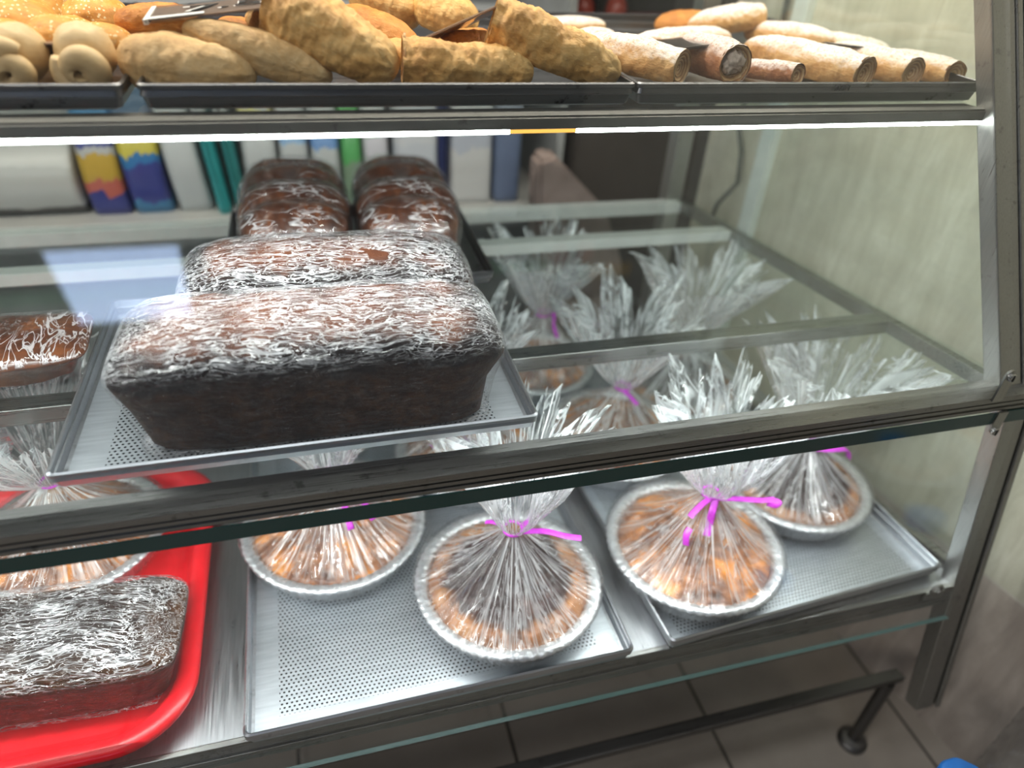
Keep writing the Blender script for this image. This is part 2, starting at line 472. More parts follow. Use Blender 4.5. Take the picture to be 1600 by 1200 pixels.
M['p_filling'] = pastry_mat('powdered_filling', ((0.32, (0.30, 0.12, 0.07)), (0.45, (0.52, 0.38, 0.28)), (0.6, (0.72, 0.60, 0.50))), bstr=0.6, sc=120)


def pie_mat(name, dark):
    t = NT(name)
    co = t.n('TexCoord').outputs['Object']
    n1 = t.noise(co, 24, 5, 0.6, 0.5); n2 = t.noise(co, 90, 4, 0.6)
    k = t.math('ADD', t.math('MULTIPLY', n1, 0.75), t.math('MULTIPLY', n2, 0.25))
    if dark:
        s = t.n('SeparateXYZ', {0: co})
        r = t.math('SQRT', t.math('ADD', t.math('POWER', s.outputs[0], 2.0), t.math('POWER', s.outputs[1], 2.0)))
        r = t.math('ADD', r, t.math('MULTIPLY', t.math('SUBTRACT', n1, 0.5), 0.035))
        edge = t.ramp(k, ((0.3, (0.12, 0.045, 0.02)), (0.5, (0.32, 0.125, 0.045)), (0.7, (0.55, 0.27, 0.11))))
        mid = t.ramp(k, ((0.3, (0.012, 0.008, 0.009)), (0.55, (0.05, 0.022, 0.02)), (0.75, (0.14, 0.06, 0.04))))
        c = t.mix(t.ramp(r, ((0.068, 0.0), (0.078, 1.0))), mid, edge)
    else:
        c = t.ramp(k, ((0.30, (0.035, 0.014, 0.010)), (0.42, (0.17, 0.06, 0.026)), (0.53, (0.36, 0.14, 0.05)), (0.60, (0.66, 0.23, 0.03)), (0.74, (0.85, 0.42, 0.09))))
    return t.done(t.bsdf(c, 0.38, 0, bump=n2, bstr=0.5, bdist=0.003))


M['pie_fruit'] = pie_mat('fruit_pie_top', False)
M['pie_dark'] = pie_mat('dark_pie_top', True)

# ------------------------------------------------------------------ setting
t = NT('floor_tile')
g = t.n('NewGeometry').outputs['Position']; s = t.n('SeparateXYZ', {0: g})
gx = t.math('ABSOLUTE', t.math('SUBTRACT', t.math('FRACT', t.math('ADD', t.math('DIVIDE', s.outputs[0], 0.311), 0.342)), 0.5))
gy = t.math('ABSOLUTE', t.math('SUBTRACT', t.math('FRACT', t.math('ADD', t.math('DIVIDE', s.outputs[1], 0.311), 0.20)), 0.5))
gr = t.math('GREATER_THAN', t.math('MAXIMUM', gx, gy), 0.492)
n = t.noise(g, 5, 6, 0.6)
M['floor'] = t.done(t.bsdf(t.mix(gr, t.ramp(n, ((0.3, (0.27, 0.235, 0.20)), (0.7, (0.38, 0.335, 0.29)))), (0.045, 0.04, 0.035)), 0.35, 0, bump=gr, bstr=-0.2))

t = NT('wall_tile')
g = t.n('NewGeometry').outputs['Position']; s = t.n('SeparateXYZ', {0: g})
gz = t.math('ABSOLUTE', t.math('SUBTRACT', t.math('FRACT', t.math('ADD', t.math('DIVIDE', t.math('SUBTRACT', s.outputs[2], H - 0.7485), 0.60), 0.5)), 0.5))
gr = t.math('LESS_THAN', gz, 0.0035)
n = t.noise(t.n('Mapping', {0: g, 3: (5, 5, 1.0), 2: (R_(6), 0, 0)}).outputs[0], 7, 7, 0.65, 0.6)
n2 = t.noise(g, 9, 5, 0.6)
k = t.math('ADD', t.math('MULTIPLY', n, 0.65), t.math('MULTIPLY', n2, 0.35))
up = t.ramp(k, ((0.30, (0.46, 0.43, 0.33)), (0.5, (0.62, 0.59, 0.47)), (0.68, (0.80, 0.77, 0.65))))
lo = t.ramp(k, ((0.30, (0.34, 0.28, 0.24)), (0.5, (0.50, 0.43, 0.37)), (0.68, (0.66, 0.58, 0.51))))
c = t.mix(t.math('GREATER_THAN', s.outputs[2], H - 0.7485), lo, up)
M['wall'] = t.done(t.bsdf(t.mix(gr, c, (0.62, 0.58, 0.50)), 0.45, 0, bump=n, bstr=0.1))
M['back_wall'] = plain('back_wall_paint', (0.12, 0.11, 0.10), 0.8, sc=5)
M['ceiling'] = plain('ceiling_paint', (0.16, 0.16, 0.165), 0.9, sc=4)

bm = B(); add_box(bm, (-3.0, -3.9, -1.10), (2.6, 2.7, -1.06)); struct('floor', bm, M['floor'])
bm = B()
y0, y1 = -2.2, 1.16
add_hex(bm, [(wallx(y0), y0, -1.06), (wallx(y0), y0, 1.5), (wallx(y1), y1, -1.06), (wallx(y1), y1, 1.5),
             (wallx(y0) + .06, y0, -1.06), (wallx(y0) + .06, y0, 1.5), (wallx(y1) + .06, y1, -1.06), (wallx(y1) + .06, y1, 1.5)])
struct('wall_right', bm, M['wall'])
bm = B(); add_box(bm, (-3.0, 2.6, -1.06), (2.6, 2.7, 1.5)); struct('wall_back', bm, M['back_wall'])
bm = B(); add_box(bm, (-3.0, -3.9, 1.503), (2.6, 2.7, 1.55)); struct('ceiling', bm, M['ceiling'])
# square ceiling lamp, seen mirrored in the sloping glass
t0 = thing('ceiling_lamp', 'flat square ceiling lamp panel glowing cool white overhead', 'lamp', (-1.078, -2.94, 1.50))
q = [Vector((-1.336, -2.473)), Vector((-.688, -2.477)), Vector((-.80, -3.387)), Vector((-1.46, -3.40))]
cc = Vector((-1.078, -2.94))
bm = B()
lo_, hi_ = -0.012, -0.002
pp = [q[3] - cc, q[0] - cc, q[2] - cc, q[1] - cc]
add_hex(bm, [(p.x, p.y, z) for p in pp for z in (lo_, hi_)])
obj('diffuser', bm, M['panel'], t0, smooth=False)
bm = B()
for a, b in ((0, 1), (1, 2), (2, 3), (3, 0)):
    pa, pb = q[a] - cc, q[b] - cc
    bar(bm, (pa.x, pa.y, -0.008), (pb.x, pb.y, -0.008), 0.02, 0.02)
obj('lamp_frame', bm, M['white_plastic'], t0, smooth=False)

bm = B()
add_box(bm, (0, 0, 0), (0.028, 0.016, 2.3), 0.002)
o = obj('cable_trunking', bm, M['white_plastic'], loc=(wallx(1.0) + 0.0, 1.0, -1.0), rot=(0, 0, math.atan2(1, -0.2)), smooth=False)
tag(o, 'pale vertical cable trunking strip on the tiled wall behind the case', 'cable trunking')
bm = B()
add_tube(bm, [(wallx(y) - 0.012 + 0.004 * math.sin(z * 30), y, z) for z, y in ((0.3, 1.04), (0.1, 1.05), (-0.1, 1.045), (-0.17, 1.045), (-0.25, 1.07), (-0.30, 1.085), (-0.35, 1.065), (-0.40, 1.055), (-0.45, 1.085), (-0.52, 1.10))], 0.004, 8)
o = obj('power_cable', bm, M['cable'])
tag(o, 'thin grey cable hanging loosely down the wall beside the pale trunking', 'cable')

# ------------------------------------------------------------------ the display case
case = thing('display_case', 'glass and steel bakery display case with sloping front and three levels', 'display case', (0, 0.4, -1.06))
CO = Vector((0, 0.4, -1.06))
XL = -1.15


def cpart(name, bm, m, parent=None, label=None, smooth=False):
    bmesh.ops.translate(bm, verts=bm.verts, vec=-CO)
    o = obj(name, bm, m, parent or case, smooth=smooth)
    if label: o['label'] = label
    return o


def slant_box(bm, y0, y1, z0, z1, xl, off, bev=0.001, mi=0):
    """bar along X whose right end is cut along the askew side"""
    p = [(xl, y0, z0), (xl, y0, z1), (xl, y1, z0), (xl, y1, z1), (side(y0) + off, y0, z0), (side(y0) + off, y0, z1), (side(y1) + off, y1, z0), (side(y1) + off, y1, z1)]
    add_hex(bm, p, bev, mi)


# upper level
bm = B(); slant_box(bm, 0.587, 0.610, -0.1685, -0.1590, XL, -0.04); slant_box(bm, 0.589, 0.6125, -0.1590, -0.1572, XL, -0.04, 0.0005)
cpart('upper_rail', bm, M['steel_satin'])
bm = B(); slant_box(bm, 0.6126, 1.04, -0.1630, -0.1576, XL, -0.01, 0)
cpart('glass_shelf', bm, M['glass_shelf'])
for xa, xb in ((XL, 0.168), (0.228, 0.665)):
    led = B(); add_box(led, (xa, 0.5885, -0.1722), (xb, 0.593, -0.1686)); cpart('led_strip', led, M['led'])
bm = B(); add_box(bm, (0.168, 0.5885, -0.1718), (0.228, 0.593, -0.1686)); cpart('led_strip', bm, M['led_amber'], label='dim amber section of the light strip')
bm = B(); slant_box(bm, 1.03, 1.055, -0.18, -0.157, XL, -0.01); cpart('rear_rail', bm, M['steel'])
# middle level
bm = B()
for z0, z1, yy in ((-0.430, -0.4262, 0.4365), (-0.4262, -0.4235, 0.4385), (-0.4235, -0.4195, 0.4365), (-0.4195, -0.417, 0.4385), (-0.417, -0.410, 0.4355)):
    slant_box(bm, yy, 0.466, z0, z1, XL, 0.055, 0.0004)
cpart('middle_rail', bm, M['steel'])
bm = B(); slant_box(bm, 0.466, 1.04, -0.4205, -0.4155, XL, -0.006, 0)
cpart('glass_shelf', bm, M['glass_shelf'])
for yb, hb in ((0.615, 0.018), (0.907, 0.016), (1.03, 0.018)):
    bm = B(); slant_box(bm, yb, yb + 0.022, -0.422 - hb, -0.4215, XL, -0.012); cpart('cross_bar', bm, M['steel'] if yb < 0.7 else M['steel_lit'])
bm = B()
for yy in (0.45, 0.66):
    pass
add_hex(bm, [(side(.45) - .016, .45, -.438), (side(.45) - .016, .45, -.4205), (side(1.05) - .016, 1.05, -.438), (side(1.05) - .016, 1.05, -.4205),
             (side(.45) - .003, .45, -.438), (side(.45) - .003, .45, -.4205), (side(1.05) - .003, 1.05, -.438), (side(1.05) - .003, 1.05, -.4205)], 0.001)
cpart('side_rail', bm, M['steel'])
# bottom level
bm = B(); slant_box(bm, 0.398, 1.05, -0.684, -0.680, XL, -0.004, 0.0005); cpart('shelf_sheet', bm, M['steel_sheet'])
bm = B(); slant_box(bm, 0.3955, 0.402, -0.712, -0.679, XL, -0.01, 0.0008); slant_box(bm, 0.3935, 0.398, -0.700, -0.696, XL, -0.01, 0.0004)
cpart('bottom_rail', bm, M['steel'])
bm = B()
add_hex(bm, [(side(.40) - .014, .40, -.712), (side(.40) - .014, .40, -.668), (side(1.05) - .014, 1.05, -.712), (side(1.05) - .014, 1.05, -.668),
             (side(.40), .40, -.712), (side(.40), .40, -.668), (side(1.05), 1.05, -.712), (side(1.05), 1.05, -.668)], 0.001)
cpart('side_rail', bm, M['steel'])
bm = B(); slant_box(bm, 0.396, 0.412, -0.896, -0.884, XL, -0.006); cpart('base_rail', bm, M['steel_dark'])
# posts
bm = B()
zt, zb = 0.22, -0.44


def post_hex(bm, z0, z1, yf, x0, x1, dy):
    p = []
    for xo in (x0, x1):
        for (yy) in (0, dy):
            for z in (z0, z1):
                Y = yf(z) + yy
                p.append((side(Y) + xo, Y, z))
    add_hex(bm, p, 0.001)


post_hex(bm, zb, zt, lambda z: pane_y(z) + 0.003, -0.040, -0.012, 0.02); cpart('front_post', bm, M['steel_v'])
bm = B(); post_hex(bm, zb, zt, lambda z: pane_y(z) + 0.001, -0.011, -0.004, 0.02); post_hex(bm, zb, zt, lambda z: pane_y(z) + 0.001, 0.001, 0.007, 0.02)
cpart('side_glass_channel', bm, M['steel_v'])
bm = B(); post_hex(bm, -0.895, -0.43, lambda z: low_y(z) + 0.004, -0.028, 0.0, 0.018); cpart('front_post', bm, M['steel_v'])
bm = B(); post_hex(bm, -0.895, -0.43, lambda z: low_y(z) + 0.001, 0.003, 0.010, 0.02); cpart('side_glass_channel', bm, M['steel_v'])
bm = B(); post_hex(bm, -1.058, 0.22, lambda z: 1.045, -0.034, -0.006, 0.022); cpart('rear_post', bm, M['steel_v'])
bm = B(); add_box(bm, (XL - 0.02, 1.045, -1.058), (XL, 1.067, 0.22), 0.001); cpart('rear_post', bm, M['steel_v'])
bm = B(); add_box(bm, (XL - 0.02, 0.44, -0.90), (XL, 0.46, 0.22), 0.001); cpart('front_post', bm, M['steel_v'])
# top with its own lamp
bm = B(); slant_box(bm, 0.76, 1.06, 0.215, 0.235, XL, 0.0); cpart('top_panel', bm, M['steel'])
# glass
bm = B()
th = 0.005
xr = 0.712


def pane(bm, z0, z1, yf, x0, x1, mi_edge=1):
    add_hex(bm, [(x0, yf(z0), z0), (x0, yf(z1), z1), (x0, yf(z0) + th, z0), (x0, yf(z1) + th, z1),
                 (x1(yf(z0)), yf(z0), z0), (x1(yf(z1)), yf(z1), z1), (x1(yf(z0)), yf(z0) + th, z0), (x1(yf(z1)), yf(z1) + th, z1)])
    for f in bm.faces:
        if abs(f.normal.z) > 0.8: f.material_index = mi_edge


pane(bm, -0.4165, 0.21, lambda z: pane_y(z), XL, lambda y: side(y) - 0.022); bm.normal_update()
cpart('front_glass', bm, [M['glass_front'], M['edge_pale']])
bm = B(); pane(bm, -0.727, -0.4305, low_y, XL, lambda y: 0.722); bm.normal_update()
for f in bm.faces:
    f.material_index = 1 if abs(f.normal.z) > 0.8 else 0
cpart('front_glass', bm, [M['glass_front'], M['edge_pale']])
bm = B(); add_box(bm, (XL, 0.4348, -0.447), (0.73, 0.4360, -0.4312)); cpart('glass_edge_strip', bm, M['edge'], label='dark teal glass edge strip under the middle rail')
bm = B()
yf0, yf1, yf2 = low_y(-0.70), 0.45, pane_y(0.21)
poly = [(1.04, -0.70), (yf0 + .01, -0.70), (yf1, -0.43), (yf2, 0.21), (1.04, 0.21)]
va = [bm.verts.new((side(y) - 0.003, y, z)) for y, z in poly]; vb = [bm.verts.new((side(y) + 0.002, y, z)) for y, z in poly]
bm.faces.new(va); bm.faces.new(list(reversed(vb)))
for i in range(5):
    j = (i + 1) % 5; bm.faces.new((va[i], vb[i], vb[j], va[j])).material_index = 1 if i in (0, 3) else 0
bmesh.ops.recalc_face_normals(bm, faces=bm.faces)
cpart('side_glass', bm, [M['glass'], M['edge_pale']])


def bracket(px, yy, za, zb_, zs):
    bm = B()
    w_ = 0.0065
    prof = [(px - w_, za), (px + w_, za)]
    lo, hi = min(za, zb_), max(za, zb_)
    loop = []
    up = zb_ > za
    for k in range(9):
        a = math.pi * k / 8
        loop.append((px + w_ * math.cos(a), zb_ + (w_ if up else -w_) * math.sin(a)))
    pts = [(px + w_, za)] + loop + [(px - w_, za)]
    f_ = [bm.verts.new((x, yy, z)) for x, z in pts]; b_ = [bm.verts.new((x, yy + 0.0025, z)) for x, z in pts]
    bm.faces.new(f_); bm.faces.new(list(reversed(b_)))
    for i in range(len(pts)):
        j = (i + 1) % len(pts); bm.faces.new((f_[i], b_[i], b_[j], f_[j]))
    bmesh.ops.recalc_face_normals(bm, faces=bm.faces)
    o = cpart('bracket', bm, M['steel_v'])
    bm = B()
    add_lathe(bm, [(0.0001, 0.0035), (0.003, 0.0034), (0.0046, 0.0026), (0.0048, 0.0)], 20)
    bmesh.ops.rotate(bm, verts=bm.verts, matrix=Matrix.Rotation(math.pi / 2, 3, 'X'))
    bmesh.ops.translate(bm, verts=bm.verts, vec=(px, yy, zs))
    add_box(bm, (px - 0.0008, yy - 0.0042, zs - 0.0035), (px + 0.0008, yy - 0.0030, zs + 0.0035), mi=1)
    sc = cpart('screw', bm, [M['screw'], M['rubber']], parent=o)


bracket(0.670, 0.4325, -0.412, -0.380, -0.381)
bracket(0.690, 0.4325, -0.430, -0.452, -0.455)
bm = B()
add_tube(bm, [(0.685 + 0.007 * math.cos(a), 0.392, -0.672 + 0.007 * math.sin(a)) for a in [R_(x) for x in range(-60, 250, 20)]], 0.0022, 8)
add_box(bm, (0.672, 0.392, -0.69), (0.70, 0.395, -0.677), 0.0005)
cpart('clip', bm, M['steel_v'])
for fx_, fy_ in ((0.722, 0.402), (-1.1, 0.402), (0.58, 1.02)):
    bm = B()
    add_lathe(bm, [(0.009, -0.90), (0.009, -1.047), (0.018, -1.049), (0.022, -1.054), (0.022, -1.06)], 24, (fx_, fy_, 0), caps=(True, True))
    cpart('foot', bm, M['steel_dark'], smooth=False)

# ------------------------------------------------------------------ baking trays


def baking_tray(label, c, hx, hy, hz, mat, floor_mat, rotz=0.0, flare=0.003):
    r = thing('baking_tray', label, 'tray', c, (0, 0, rotz), None)
    bm = B()
    e = flare                                                      # flare of the wall
    loops = [(hx - e - .003, hy - e - .003, .006, 0.0012), (hx - e, hy - e, .008, 0.0022), (hx - e * .5, hy - e * .5, .009, hz * .52), (hx - e * .42 + .0012, hy - e * .42 + .0012, .010, hz * .56),
             (hx - .0012, hy - .0012, .010, hz), (hx, hy, .010, hz + .0008), (hx + .0018, hy + .0018, .011, hz - .0004), (hx + .0018, hy + .0018, .011, hz - .0035),
             (hx, hy, .010, hz - .0042), (hx - e * .42 + .0026, hy - e * .42 + .0026, .011, hz * .56), (hx - e * .5 + .0012, hy - e * .5 + .0012, .010, hz * .50), (hx - e + .001, hy - e + .001, .009, .002), (hx - e - .003, hy - e - .003, .006, 0.0)]
    loops = [(a_, b_, c_ * 0.5, d_) for a_, b_, c_, d_ in loops]
    loft_rrect(bm, loops, 5, False, True)
    obj('tray_wall', bm, mat, r, smooth=False)
    bm = B()
    rr = rrect(hx - e - .0025, hy - e - .0025, .006, 5)
    bm.faces.new([bm.verts.new((x, y, 0.0012)) for x, y in rr])
    obj('tray_floor', bm, floor_mat, r, smooth=False)
    return r


ty = 0.40
low_tray = baking_tray('wide perforated baking tray on the bottom shelf holding the dark nut edged pie', (0.081, 0.677, -0.6795), 0.197, 0.285, 0.020, M['alu'], M['perf'], R_(0.5))
tr2 = baking_tray('perforated baking tray at the right end of the bottom shelf under the bow tied pie', (0.500, 0.680, -0.6795), 0.190, 0.276, 0.020, M['alu'], M['perf'], R_(3.5))
mid_tray = baking_tray('perforated baking tray on the middle glass shelf under the big wrapped loaves', (-0.022, 0.629, -0.415), 0.2015, 0.143, 0.0175, M['alu'], M['perf'])
rear_tray = baking_tray('dark worn baking tray under the two rounded rear loaves on the middle shelf', (0.050, 0.900, -0.415), 0.160, 0.122, 0.018, M['alu_dark'], M['alu_dark'])
a1 = baking_tray('worn baking tray on the top shelf holding the sesame buns', (-0.330, 0.8195, -0.1574), 0.2, 0.204, 0.0197, M['alu_dark'], M['alu_dark'], flare=0.0035)
a2 = baking_tray('worn baking tray on the top shelf holding the golden folded pastries', (0.086, 0.8195, -0.1574), 0.203, 0.204, 0.0197, M['alu_dark'], M['alu_dark'], flare=0.0035)
a3 = baking_tray('worn baking tray on the top shelf holding the sugar dusted rolls', (0.486, 0.8195, -0.1574), 0.192, 0.204, 0.0197, M['alu_dark'], M['alu_dark'], flare=0.0035)


def lettering(txt, size, m, parent, mat4, name='lettering', depth=0.0002):
    cu = bpy.data.curves.new('t', 'FONT'); cu.body = txt; cu.size = size; cu.extrude = depth; cu.align_x = 'CENTER'; cu.align_y = 'CENTER'
    tmp = bpy.data.objects.new('t', cu); col.objects.link(tmp)
    dg = bpy.context.evaluated_depsgraph_get()
    me = bpy.data.meshes.new_from_object(tmp.evaluated_get(dg))
    bpy.data.objects.remove(tmp); me.materials.clear(); me.materials.append(m)
    o = bpy.data.objects.new(name, me); col.objects.link(o); o.parent = parent; o.matrix_local = mat4
    return o


M['ink'] = plain('black_ink', (0.012, 0.012, 0.012), 0.5)
M['emboss'] = plain('stamped_metal', (0.10, 0.10, 0.10), 0.5, 0.6)
lettering('DRIM', 0.0075, M['emboss'], a3, Matrix.Translation((0.022, -0.2062, 0.0152)) @ Matrix.Rotation(math.pi / 2, 4, 'X'), 'stamped_lettering', 0.0006)

# red serving tray
rt = thing('serving_tray', 'glossy red plastic serving tray with rounded corners on the bottom shelf', 'tray', (-0.348, 0.590, -0.68))
bm = B()
hx, hy = 0.190, 0.197
loft_rrect(bm, [(hx - .040, hy - .040, .045, .004), (hx - .034, hy - .034, .05, .0048), (hx - .026, hy - .026, .055, .012), (hx - .021, hy - .021, .058, .024), (hx - .016, hy - .016, .061, .0285),
                (hx - .008, hy - .008, .066, .0300), (hx - .002, hy - .002, .070, .0275), (hx, hy, .072, .023), (hx - .002, hy - .002, .071, .021), (hx - .012, hy - .012, .064, .022), (hx - .022, hy - .022, .057, .010), (hx - .034, hy - .034, .05, .001), (hx - .04, hy - .04, .045, 0)], 10, False, True)
obj('tray_rim', bm, M['red'], rt)
bm = B(); bm.faces.new([bm.verts.new((x, y, 0.004)) for x, y in rrect(hx - .0395, hy - .0395, .045, 10)])
obj('tray_floor', bm, M['red'], rt)

# ------------------------------------------------------------------ loaves


def loaf_shell(bm, hx, hy, h, taper, dome, off, seed, amp, ns=64, nv=40, hump=0, e=0.32, skirt=0.0, edge=0.0):
    rings = []
    for j in range(nv + 1):
        v = -math.pi / 2 + math.pi * j / nv
        ring = []
        cv, sv = math.cos(v), math.sin(v)
        ez = e if sv > 0 else e * 0.45
        zc = math.copysign(abs(sv) ** ez, sv); rc = abs(cv) ** (e if sv > 0 else e * 0.6) if cv > 1e-6 else 0.0
        for i in range(ns):
            a = 2 * math.pi * i / ns
            ca, sa = math.cos(a), math.sin(a)
            x = math.copysign(abs(ca) ** e, ca) * rc; y = math.copysign(abs(sa) ** e, sa) * rc
            z = (zc + 1) / 2
            tp = 1 - taper * (1 - z) + edge * math.exp(-((z - 0.78) / 0.14) ** 2)
            X, Y = x * hx * tp, y * hy * tp
            Z = z * h
            if z > 0.5: Z += dome * (1 - min(1, (Y / hy) ** 2)) * (1 - min(1, (X / hx) ** 4)) * (z - 0.5) * 2
            if hump: 
                q = abs(math.sin(math.pi * hump * (x + 1) / 2)) ** 0.6
                Y *= 0.90 + 0.10 * q
                if z > 0.4: Z *= 1 - 0.13 * (1 - q) * (z - 0.4) / 0.6
            p = Vector((X, Y, Z))
            nrm = Vector((X / hx ** 2, Y / hy ** 2, (Z - h / 2) / (h / 2) ** 2 * 0.6)).normalized()
            k = fbm(p * 28 + Vector((seed, 0, 0)), 4) * amp
            if z < 0.03: k = min(k, 0.0) * 0.2
            p += nrm * (off + k)
            if skirt and z < 0.12: p.x *= 1 + skirt * (0.12 - z) / 0.12; p.y *= 1 + 0.3 * skirt * (0.12 - z) / 0.12
            p.z = max(p.z, 0.0003 if off else 0.0008)
            ring.append(bm.verts.new(p))
        rings.append(ring)
    grid_faces(bm, rings, True)
    bmesh.ops.remove_doubles(bm, verts=bm.verts, dist=1e-6)


def wrapped_loaf(label, c, rot, hx, hy, h, seed, mat, film, taper=0.12, dome=0.015, hump=0, amp=0.004, skirt=0.0, e=0.30, edge=0.05, group=None):
    r = thing('wrapped_loaf', label, 'loaf', c, rot, group)
    bm = B(); loaf_shell(bm, hx, hy, h, taper, dome, 0.0, seed, amp, 72, 48, hump, e, 0.0, edge); obj('loaf', bm, mat, r)
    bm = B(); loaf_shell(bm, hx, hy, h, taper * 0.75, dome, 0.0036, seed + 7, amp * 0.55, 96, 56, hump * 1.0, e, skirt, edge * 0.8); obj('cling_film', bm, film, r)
    return r


LZ = -0.4137
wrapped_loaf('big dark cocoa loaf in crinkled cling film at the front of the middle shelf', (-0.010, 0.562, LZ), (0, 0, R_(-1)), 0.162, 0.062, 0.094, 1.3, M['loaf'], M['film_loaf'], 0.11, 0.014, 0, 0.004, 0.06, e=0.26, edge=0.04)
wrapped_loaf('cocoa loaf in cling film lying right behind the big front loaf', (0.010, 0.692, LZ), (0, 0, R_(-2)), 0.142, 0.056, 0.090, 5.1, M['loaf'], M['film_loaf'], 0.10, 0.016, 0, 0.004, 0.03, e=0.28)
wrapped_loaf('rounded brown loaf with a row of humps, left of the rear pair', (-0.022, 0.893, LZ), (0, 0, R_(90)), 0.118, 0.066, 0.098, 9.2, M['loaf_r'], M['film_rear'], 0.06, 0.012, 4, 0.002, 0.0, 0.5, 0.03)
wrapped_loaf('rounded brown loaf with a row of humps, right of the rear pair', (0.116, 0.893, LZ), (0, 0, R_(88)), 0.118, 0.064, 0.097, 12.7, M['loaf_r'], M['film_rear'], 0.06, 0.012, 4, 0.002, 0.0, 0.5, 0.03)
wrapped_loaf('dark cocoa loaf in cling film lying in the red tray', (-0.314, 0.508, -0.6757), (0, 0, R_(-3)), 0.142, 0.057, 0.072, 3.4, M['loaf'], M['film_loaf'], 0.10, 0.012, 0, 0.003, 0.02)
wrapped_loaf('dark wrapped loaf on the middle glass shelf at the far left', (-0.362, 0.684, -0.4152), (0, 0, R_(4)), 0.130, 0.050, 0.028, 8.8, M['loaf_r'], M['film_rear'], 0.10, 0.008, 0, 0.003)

# ------------------------------------------------------------------ bagged pies


def pie_parts(root, rim, kind, seed, tie_h=0.078, flare=0.118, lean=(0, 0), spread=1.0):
    rnd = random.Random(seed)
    rb = rim - 0.013
    bm = B()
    fl = lambda r, z, a: r + (0.0011 * math.sin(a * 84) if 0.002 < z < 0.027 else 0.0006 * math.sin(a * 63 + 1))
    add_lathe(bm, [(0.001, 0.0006), (rb - .004, 0.0006), (rb, 0.003), (rim - .006, .025), (rim - .001, .0285), (rim + .002, .031), (rim + .0015, .0335), (rim - .003, .0347), (rim - .0095, .0342), (rim - .0125, .031), (rim - .0135, .022)], 252, fn=fl, caps=(True, False))
    obj('foil_pan', bm, M['foil'], root)
    bm = B()
    rings = []
    NR, NA = 36, 120
    R0 = rim - 0.0125
    for j in range(NR + 1):
        rr = R0 * j / NR
        ring = []
        for i in range(NA if j else 1):
            a = 2 * math.pi * i / NA
            p = Vector((rr * math.cos(a), rr * math.sin(a), 0))
            q = p + Vector((seed, seed * 2, 0))
            h = 0.0290 + 0.010 * (1 - (j / NR) ** 4) + 0.004 * fbm(q * 40, 3)
            if kind == 'dark':
                e = math.exp(-((rr - R0 * 0.88) / 0.010) ** 2)
                h += e * 0.005 * (0.4 + abs(math.sin(a * 12 + 2 * noise.noise(q * 30))))
            else:
                v = noise.voronoi(q * 42)[0][0]
                h += 0.005 * (1 - min(1, v * 1.5))
            if j == NR: h = 0.025
            ring.append(bm.verts.new((p.x, p.y, h)))
        rings.append(ring)
    for i in range(NA): bm.faces.new((rings[0][0], rings[1][i], rings[1][(i + 1) % NA]))
    grid_faces(bm, rings[1:], True)
    obj('pie', bm, M['pie_dark'] if kind == 'dark' else M['pie_fruit'], root)
    # cellophane bag
    bm = B()
    lay = bm.verts.layers.float_vector.new('film_co'); lav = bm.verts.layers.float.new('film_v')
    N = 288
    prof = []
    for k in range(4): prof.append(('w', k / 3))
    for k in range(1, 19): prof.append(('c', k / 18))
    for k in range(1, 17): prof.append(('f', k / 16))
    zr, tr = 0.0360, 0.0085
    rings = []
    for (kd, u) in prof:
        ring = []
        for i in range(N):
            a = 2 * math.pi * i / N
            ca, sa = math.cos(a), math.sin(a)
            d = Vector((ca, sa, 0))
            P = noise.noise(d * 7 + Vector((0, 0, seed))) + 0.7 * noise.noise(d * 15 + Vector((3, 0, seed))) + 0.4 * noise.noise(d * 29 + Vector((0, 5, seed)))
            if kd == 'w':
                r = rb + 0.006 + (rim + 0.0045 - rb - 0.006) * u + 0.0022 * P * (1.3 - u)
                z = 0.004 + (zr - 0.003) * u; v = 0.0 + 0.03 * u
                lx = ly = 0
            elif kd == 'c':
                r = rim + 0.0045 + (tr - rim - 0.0045) * u
                r *= 1 + 0.10 * P * u ** 1.5
                z = zr + tie_h * (0.25 * u + 0.75 * u ** 1.7) + 0.006 * P * math.sin(math.pi * min(1, u * 1.05))
                if u < 0.5: z = max(z, 0.0395 + 0.003 * P * u)
                v = 0.05 + 0.30 * u; lx = ly = 0
                lx, ly = lean[0] * u ** 2 * 0.4, lean[1] * u ** 2 * 0.4
            else:
                P2 = noise.noise(d * 2.3 + Vector((seed, 0, u * 1.1))) + 0.5 * noise.noise(d * 5 + Vector((seed, 2, u * 1.5)))
                r = tr + (0.052 * spread) * u ** 0.75 * (1 + 0.65 * P2 + 0.45 * P * (0.5 + u)) 
                r = max(r, 0.003)
                z = zr + tie_h + flare * u * (0.90 + 0.30 * P2 + 0.16 * P * u)
                v = 0.35 + 0.5 * u
                z = min(z, 0.2515 - 0.006 * abs(P2))
                lx, ly = lean[0] * (0.4 + u), lean[1] * (0.4 + u)
            X_, Y_ = r * ca + lx, r * sa + ly
            wx, wy = root.location.x, root.location.y
            if kd == 'f':                                          # the loose top is held back by the front rail and the side glass
                Y_ = max(Y_, 0.470 + 0.004 * P - wy)
                X_ = min(X_, side(Y_ + wy) - 0.020 + 0.003 * P - wx)
            vt = bm.verts.new((X_, Y_, z))
            vt[lay] = (ca * 1.0, sa * 1.0, v + seed * 0.77); vt[lav] = v
            ring.append(vt)
        rings.append(ring)
    grid_faces(bm, rings, True)
    obj('cellophane_bag', bm, M['film_bag'], root)
    # magenta tie
    bm = B()
    tz = zr + tie_h
    cx, cy = lean[0] * 0.4, lean[1] * 0.4
    pts = [(cx + (tr + .002) * math.cos(a), cy + (tr + .002) * math.sin(a), tz) for a in [2 * math.pi * k / 20 for k in range(21)]]
    add_tube(bm, pts, 0.0018, 8)
    o = obj('ribbon', bm, M['ribbon'], root)

